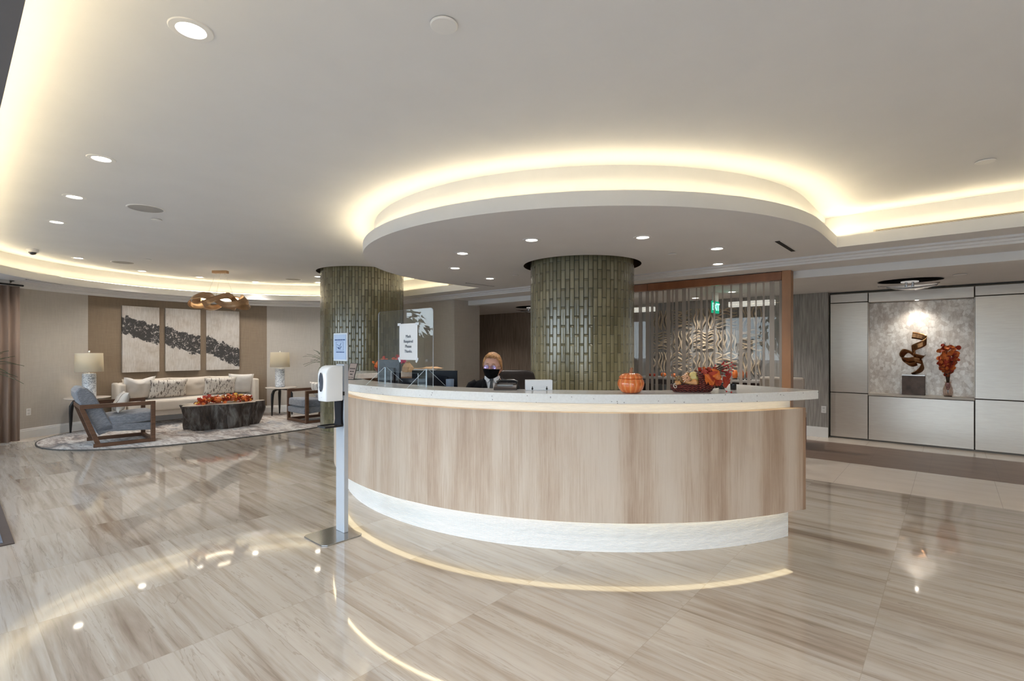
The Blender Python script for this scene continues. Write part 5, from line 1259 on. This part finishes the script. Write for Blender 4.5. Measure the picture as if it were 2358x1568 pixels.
# local: faces -Y, X to the viewer's right
skin, t, bs, out = nodes('skin')
n1 = noise_tex(t, coords(t), 18, 4); t.links.new(ramp(t, n1, [(.3,(.56,.31,.235)),(.7,(.66,.40,.315))]), bs.inputs['Base Color']); bs.inputs['Roughness'].default_value = .5
bs.inputs['Subsurface Weight'].default_value = .08; bs.inputs['Subsurface Radius'].default_value = (.01,.004,.002)
HZ = 1.325; HX, HY = .0, .0
HT = Matrix.Translation((0,-.02,HZ)) @ Matrix.Rotation(-.12, 4, 'Z') @ Matrix.Rotation(.04, 4, 'Y')
def head_pt(th, ph, ex=0.0):
    # th: 0 = straight ahead (-Y), positive to +X ; ph: -pi/2 chin side .. pi/2 crown
    c = math.cos(ph); s = math.sin(ph)
    w_ = .083 if s > -.1 else .083-.016*min(1, (-s-.1)/.7)     # jaw narrows
    f = .098 if s < .4 else .096
    x = w_*math.sin(th)*c**.85; y = -f*math.cos(th)*c**.85; z = .122*s
    if math.cos(th) < 0: y *= 1.0
    fr = max(0, math.cos(th))
    # flat face, brow, eye sockets, nose, cheeks, chin
    g = lambda a, b, sa, sb: math.exp(-((th-a)/sa)**2-((z-b)/sb)**2)
    y += .006*fr**2
    y -= .005*(g(.30,.030,.25,.010)+g(-.30,.030,.25,.010))
    y += .009*(g(.34,.010,.16,.012)+g(-.34,.010,.16,.012))
    y -= .024*g(0,-.022,.13,.017)+.013*g(0,.0,.09,.016)
    y -= .007*(g(.5,-.035,.3,.03)+g(-.5,-.035,.3,.03))
    y -= .008*g(0,-.062,.28,.012)-.004*g(0,-.072,.25,.006)
    y -= .010*g(0,-.100,.35,.018)
    n = Vector((x, y, z)); d = Vector((x/.0069, y/.0096, z/.0149)).normalized()
    return n + d*ex
body = MB()
NT, NP = 56, 40
def patch(m, tr, pr_, ex=0.0, mi=0, nt_=NT, np_=NP, exf=None):
    P = []
    for i in range(nt_+1):
        th = tr[0]+(tr[1]-tr[0])*i/nt_
        P.append([tuple(HT @ head_pt(th, pr_[0]+(pr_[1]-pr_[0])*j/np_, ex+(exf(th, pr_[0]+(pr_[1]-pr_[0])*j/np_) if exf else 0))) for j in range(np_+1)])
    m.grid(P, mi); return m
patch(body, (-PI, PI), (-PI/2*.98, PI/2*.999))
# ears
for s in (-1, 1):
    P = []
    for i in range(9):
        a = -.9+1.8*i/8; row = []
        for j in range(7):
            b = 2*PI*j/6; row.append(tuple(HT @ Vector((s*(.080+.010*math.cos(b)+.004*(1-abs(a))), .012+.016*math.cos(a*1.2)*.6+.006*math.sin(b), -.008+.031*math.sin(a*1.25)))))
        P.append(row)
    body.grid(P)
# raises the shoulders to where the seated figure carries them
ZK = [(-1,-1),(.85,.85),(1.0,1.085),(1.115,1.19),(1.15,1.215),(1.18,1.236),(1.23,1.257),(1.3,1.3),(2,2)]
def up(m, start=0):
    for i in range(start, len(m.v)):
        x, y, z = m.v[i]
        for (a, b), (c, d) in zip(ZK[:-1], ZK[1:]):
            if a <= z <= c: z2 = b+(d-b)*(z-a)/(c-a); break
        k = 1-.08*max(0, min(1, (z-.9)/.12))*(1 if abs(x) > .09 else 0)
        m.v[i] = (x*k, y, z2)
    return m
NB = len(body.v)
# neck and torso with limbs in one surface
def loft(m, rings, n=28, mi=0):
    P = []
    for cx, cy, z, rx, ry, e in rings:
        row = []
        for i in range(n):
            th = 2*PI*i/n; c, s = math.cos(th), math.sin(th)
            row.append((cx+rx*math.copysign(abs(c)**(2/e), c), cy+ry*math.copysign(abs(s)**(2/e), s), z))
        P.append(row)
    m.grid(P, mi, closed_v=True)
    for q, rev in ((0, True), (-1, False)):
        b = len(m.v); m.v += [tuple(p) for p in P[q]]; f = list(range(b, b+n)); m.f.append(tuple(reversed(f)) if rev else tuple(f)); m.m.append(mi)
    return m
TOR = [(0,.03,.50,.19,.13,2.3),(0,.03,.60,.20,.145,2.3),(0,.025,.72,.19,.14,2.3),(0,.02,.85,.195,.14,2.4),(0,.02,.97,.20,.135,2.5),(0,.022,1.06,.19,.115,2.4),(0,.025,1.115,.155,.085,2.2),(0,.02,1.15,.085,.068,2.1),(0,.012,1.18,.064,.062,2),(0,.004,1.23,.060,.060,2),(0,-.002,1.275,.058,.058,2)]
loft(body, TOR)
for s in (-1, 1):
    body.tube([(s*.17,.025,1.075),(s*.225,.01,1.0),(s*.255,-.02,.88),(s*.27,-.05,.80),(s*.25,-.16,.785),(s*.21,-.28,.785),(s*.20,-.31,.782)], [.055,.055,.048,.044,.040,.030,.026], 12)
    pal = Vector((s*.195,-.36,.780))
    body.sphere(pal, (.042,.052,.018), 14, 8)
    for k, (dx, L) in enumerate(((-.030,.062),(-.010,.072),(.011,.068),(.031,.052))):
        b = pal+Vector((dx,-.042,.002)); body.tube([b, b+Vector((dx*.1,-L*.45,.010)), b+Vector((dx*.15,-L*.8,.004)), b+Vector((dx*.15,-L,-.010))], [.0095,.0088,.008,.0065], 7)
    b = pal+Vector((-s*.036,.015,0)); body.tube([b, b+Vector((-s*.022,-.022,.002)), b+Vector((-s*.026,-.048,-.004))], [.011,.0098,.0075], 7)
    body.tube([(s*.09,.02,.56),(s*.11,-.22,.57),(s*.12,-.43,.55),(s*.12,-.46,.42),(s*.12,-.43,.16),(s*.12,-.43,.07)], [.10,.085,.066,.060,.048,.038], 12)
    body.tube([(s*.12,-.40,.05),(s*.125,-.50,.045),(s*.13,-.62,.035)], [.045,.042,.032], 10)
up(body, NB)
bo = obj('body', body, skin, pr, smooth=True, ang=75)
suit = M('suit_black', (.006,.006,.008), .9, var=.15, scale=30, spec=.15); shirt = M('shirt_white', (.72,.74,.78), .7, var=.02)
jm = MB(); loft(jm, [(cx,cy,z,rx+.016,ry+.018,e) for cx,cy,z,rx,ry,e in TOR[:7]]+[(0,.03,1.143,.108,.085,2.1),(0,.035,1.165,.082,.074,2)], 36)
# open the jacket front: V from the collar down to the chest
cut = []
for i, p in enumerate(jm.v):
    cut.append(p)
keep_f, keep_m = [], []
for f, mi in zip(jm.f, jm.m):
    c = sum((Vector(jm.v[i]) for i in f), Vector())/len(f)
    if c.y < 0 and c.z > .93 and abs(c.x) < .012+(c.z-.93)*.33: continue
    if len(f) > 8: continue
    keep_f.append(f); keep_m.append(mi)
jm.f, jm.m = keep_f, keep_m
obj('jacket', up(jm), suit, pr, smooth=True, solid=.006, ang=70)
for s in (-1, 1):
    m = MB(); m.tube([(s*.155,.028,1.088),(s*.20,.02,1.055),(s*.240,.008,.985),(s*.268,-.02,.875),(s*.283,-.055,.80),(s*.258,-.16,.79),(s*.215,-.275,.788)], [.064,.072,.066,.057,.055,.05,.042], 14); obj('sleeve', up(m), suit, pr, smooth=True, ang=70)
    m = MB(); m.tube([(s*.085,.02,.57),(s*.11,-.22,.58),(s*.12,-.44,.56),(s*.12,-.475,.42),(s*.12,-.44,.16),(s*.12,-.44,.09)], [.112,.098,.080,.074,.064,.062], 14); obj('trouser_leg', m, suit, pr, smooth=True, ang=70)
    m = MB(); m.tube([(s*.12,-.39,.05),(s*.125,-.50,.048),(s*.13,-.63,.036)], [.052,.050,.038], 10); obj('shoe', m, black_plastic, pr, smooth=True, ang=70)
    # lapel
    m = MB(); m.add([(s*.074,-.066,1.168),(s*.100,-.100,1.09),(s*.095,-.135,1.04),(s*.02,-.148,.93),(s*.03,-.128,1.03),(s*.052,-.090,1.12)], [(0,1,2,5),(5,2,3,4)]); obj('lapel', up(m), M('lapel_black', (.009,.009,.011), .8, spec=.2), pr, solid=.005)
sm = MB(); P = []
for i in range(13):
    x = -1+2*i/12; row = []
    for z, hw, y in ((.90,.03,-.132),(.98,.045,-.138),(1.05,.062,-.122),(1.10,.07,-.098),(1.14,.066,-.073),(1.178,.060,-.060)):
        row.append((x*hw, y+.03*x*x*(1+2*(z-.9)), z))
    P.append(row)
sm.grid(P); obj('shirt', up(sm), shirt, pr, smooth=True, solid=.003, ang=80)
for s in (-1, 1):
    m = MB(); m.add([(s*.004,-.079,1.165),(s*.058,-.052,1.205),(s*.072,-.030,1.198),(s*.070,-.055,1.150),(s*.035,-.098,1.112)], [(0,1,2,3,4)]); obj('collar', up(m), shirt, pr, solid=.005)
tie_m, t, bs, out = nodes('striped_tie')
tc = N(t, 'ShaderNodeTexCoord'); sp = N(t, 'ShaderNodeSeparateXYZ'); t.links.new(tc.outputs['Object'], sp.inputs[0])
st_ = math_n(t, 'SINE', math_n(t, 'MULTIPLY', math_n(t, 'ADD', math_n(t, 'MULTIPLY', sp.outputs[0], .7), sp.outputs[2]), 700.0))
t.links.new(mixc(t, math_n(t, 'MULTIPLY', math_n(t, 'GREATER_THAN', st_, .1), .6), (.015,.017,.022), (.15,.165,.19)), bs.inputs['Base Color']); bs.inputs['Roughness'].default_value = .5
m = MB(); m.add([(-.020,-.088,1.160),(.020,-.088,1.160),(.012,-.104,1.122),(-.012,-.104,1.122),(.030,-.150,.96),(-.030,-.150,.96),(0,-.150,.90)], [(0,1,2,3),(3,2,4,5),(5,4,6)]); obj('tie', up(m), tie_m, pr, solid=.006, bevel=.002)
mk = MB(); patch(mk, (-1.15,1.15), (-1.28,-.10), .006, 0, 30, 16, lambda th, ph: .006*math.exp(-(th/.3)**2-((ph+.35)/.35)**2)+.0012*math.sin(ph*26)*math.cos(th))
mask = obj('face_mask', mk, M('mask_black', (.004,.004,.005), .9, spec=.15), pr, smooth=True, solid=.0025, ang=80)
for s in (-1, 1):
    for p0, z1 in ((-.14,.012),(-.72,-.030)):
        m = MB(); m.tube([HT @ head_pt(s*1.12, p0, .008), HT @ head_pt(s*1.36, p0*.75, .007), HT @ (Vector((s*.090,.014,z1)))], .0018, 5); obj('ear_loop', m, MATS['mask_black'], mask)
hair = M('strawberry_hair', (.40,.205,.08), .5, var=.35, scale=30, stretch=(1,1,.4), bmp=.6, bscale=90)
hm = MB()
def hair_ex(th, ph):
    a = abs(math.atan2(math.sin(th), math.cos(th)))
    return .009+.011*max(0, math.sin(ph))+.004*noise.noise(Vector((th*5, ph*7, 1)))+.003*noise.noise(Vector((th*17, ph*5, 3)))+.007*max(0, math.cos(th-.5))*max(0, math.sin(ph)-.6)
P = []
for i in range(73):
    th = -PI+2*PI*i/72; a = abs(th)
    # hairline: high over the forehead, down beside the ears, to the nape behind
    lo = .84+.05*math.cos(th*2.2+.4) if a < .75 else (.84-(a-.75)/.75*.90 if a < 1.5 else -.06-min(.72, (a-1.5)*.75))
    P.append([tuple(HT @ head_pt(th, lo+(PI/2*.999-lo)*j/18, (hair_ex(th, lo+(PI/2-lo)*j/18) if j else .0008))) for j in range(19)])
hm.grid(P); ho = obj('hair', hm, hair, pr, smooth=True, ang=80)
m = MB(); rnd = random.Random(8)
for i in range(60):
    th = rnd.uniform(-.95,.8); ph_ = rnd.uniform(.80,1.05); sw = -.12-.2*rnd.random()
    m.tube([HT @ head_pt(th+.25, ph_+.32, .018), HT @ head_pt(th+.1, ph_+.12, .019), HT @ head_pt(th+sw*.6, ph_-.06, .013+.006*rnd.random()), HT @ head_pt(th+sw, ph_-.12, .006+.012*rnd.random())], [.004,.0045,.0035,.001], 5)
obj('fringe', m, hair, ho, smooth=True)
for s in (-1, 1):
    e = HT @ Vector((s*.031,-.0865,.012)); m = MB(); m.sphere(e, .0105, 14, 9); eye = obj('eye', m, M('eye_white', (.70,.66,.64), .2), pr, smooth=True)
    m = MB(); m.sphere(e+Vector((-.001,-.0075,.0)), (.0045,.0035,.0045), 12, 8); obj('iris', m, M('iris_dark', (.03,.035,.05), .1), eye, smooth=True)
    m = MB(); m.tube([HT @ head_pt(s*.18,.26,.002), HT @ head_pt(s*.36,.30,.003), HT @ head_pt(s*.56,.25,.002)], [.0025,.0032,.002], 6, flat=.6); obj('eyebrow', m, M('brow', (.30,.15,.07), .7), pr, smooth=True)
gm = MB(); gl = MB()
for s in (-1, 1):
    c = Vector((s*.033,-.108,.006)); pts = []
    for i in range(24):
        a = 2*PI*i/24; cx_, cz_ = math.cos(a), math.sin(a); pts.append(HT @ (c+Vector((.025*math.copysign(abs(cx_)**.75, cx_), .004*abs(cx_)*(1 if cx_*s > 0 else 0), .0165*math.copysign(abs(cz_)**.75, cz_)))))
    gm.tube(pts, .0011, 5, closed=True); gl.add([HT @ c]+pts, [(0,1+i,1+(i+1)%24) for i in range(24)])
    gm.tube([HT @ Vector((s*.058,-.104,.010)), HT @ Vector((s*.083,-.04,.012)), HT @ Vector((s*.090,.012,.010))], .0013, 5)
gm.tube([HT @ Vector((-.008,-.108,.008)), HT @ Vector((0,-.112,.011)), HT @ Vector((.008,-.108,.008))], .0011, 5)
go = obj('glasses', gm, M('glasses_brown', (.12,.045,.02), .3, .3), pr, smooth=True)
lm, t, bs, out = nodes('coated_lens'); gly = N(t, 'ShaderNodeBsdfGlossy'); gly.inputs[0].default_value = (.45,.40,1,1); gly.inputs['Roughness'].default_value = .02
tr = N(t, 'ShaderNodeBsdfTransparent'); tr.inputs[0].default_value = (.93,.93,1,1); mx = N(t, 'ShaderNodeMixShader'); mx.inputs[0].default_value = .22
t.links.new(tr.outputs[0], mx.inputs[1]); t.links.new(gly.outputs[0], mx.inputs[2]); t.links.new(mx.outputs[0], out.inputs[0])
obj('lens', gl, lm, go, smooth=True, merge=False)
# ------------------------------------------------------------------ office chair
oc = thing('office_chair', 'black leather office chair behind the seated receptionist', 'office chair', (3.80,3.18,0), math.atan2(-.55,.83))
lea = M('black_leather', (.012,.008,.007), .35, var=.2, scale=12, bmp=.15, bscale=120, spec=.35)
m = MB(); P = []
for i in range(17):
    z = .48+.80*i/16; s = i/16; wv = .26*(1-.12*abs(s-.45)*2) if s < .9 else .26*(.92-.5*(s-.9)/.1*.35); yb = .28+.10*s+.02*math.sin(s*9)
    row = []
    for j in range(24):
        a = 2*PI*j/24; c, s2 = math.cos(a), math.sin(a); th_ = .055*(1 if s < .93 else 1-.5*(s-.93)/.07)
        row.append((wv*math.copysign(abs(c)**.6, c), yb+th_*s2-.05*(1-abs(c)**2)*0+.05*abs(c)**2*-1*.6, z))
    P.append(row)
m.grid(P, closed_v=True); k = 24; m.f.append(tuple(range(k-1,-1,-1))); m.m.append(0); m.f.append(tuple(16*k+j for j in range(k))); m.m.append(0)
obj('backrest', m, lea, oc, smooth=True, sub=1)
m = MB(); m.b2((-.25,-.24,.39),(.25,.26,.475)); obj('seat', m, lea, oc, bevel=.035)
for s in (-1, 1):
    m = MB(); m.tube([(s*.27,.25,.45),(s*.29,.22,.66),(s*.29,.0,.68),(s*.29,-.12,.66),(s*.28,-.14,.44)], .022, 8); obj('armrest', m, black_plastic, oc, smooth=True)
m = MB(); m.lathe([(.03,.08),(.03,.39)], n=14); obj('column', m, chrome, oc, smooth=True)
for i in range(5):
    a = 2*PI*i/5; m = MB(); m.tube([(0,0,.10),(.29*math.cos(a),.29*math.sin(a),.07)], [.03,.018], 8); bse = obj('base_arm', m, black_plastic, oc, smooth=True)
    m = MB(); m.lathe([(0,-.012),(.026,-.012),(.03,-.006),(.03,.006),(.026,.012),(0,.012)], n=16, cap=False, c=(.29*math.cos(a),.29*math.sin(a),.031), rot=Matrix.Rotation(PI/2, 3, 'X')); obj('caster', m, black_plastic, bse, smooth=True)
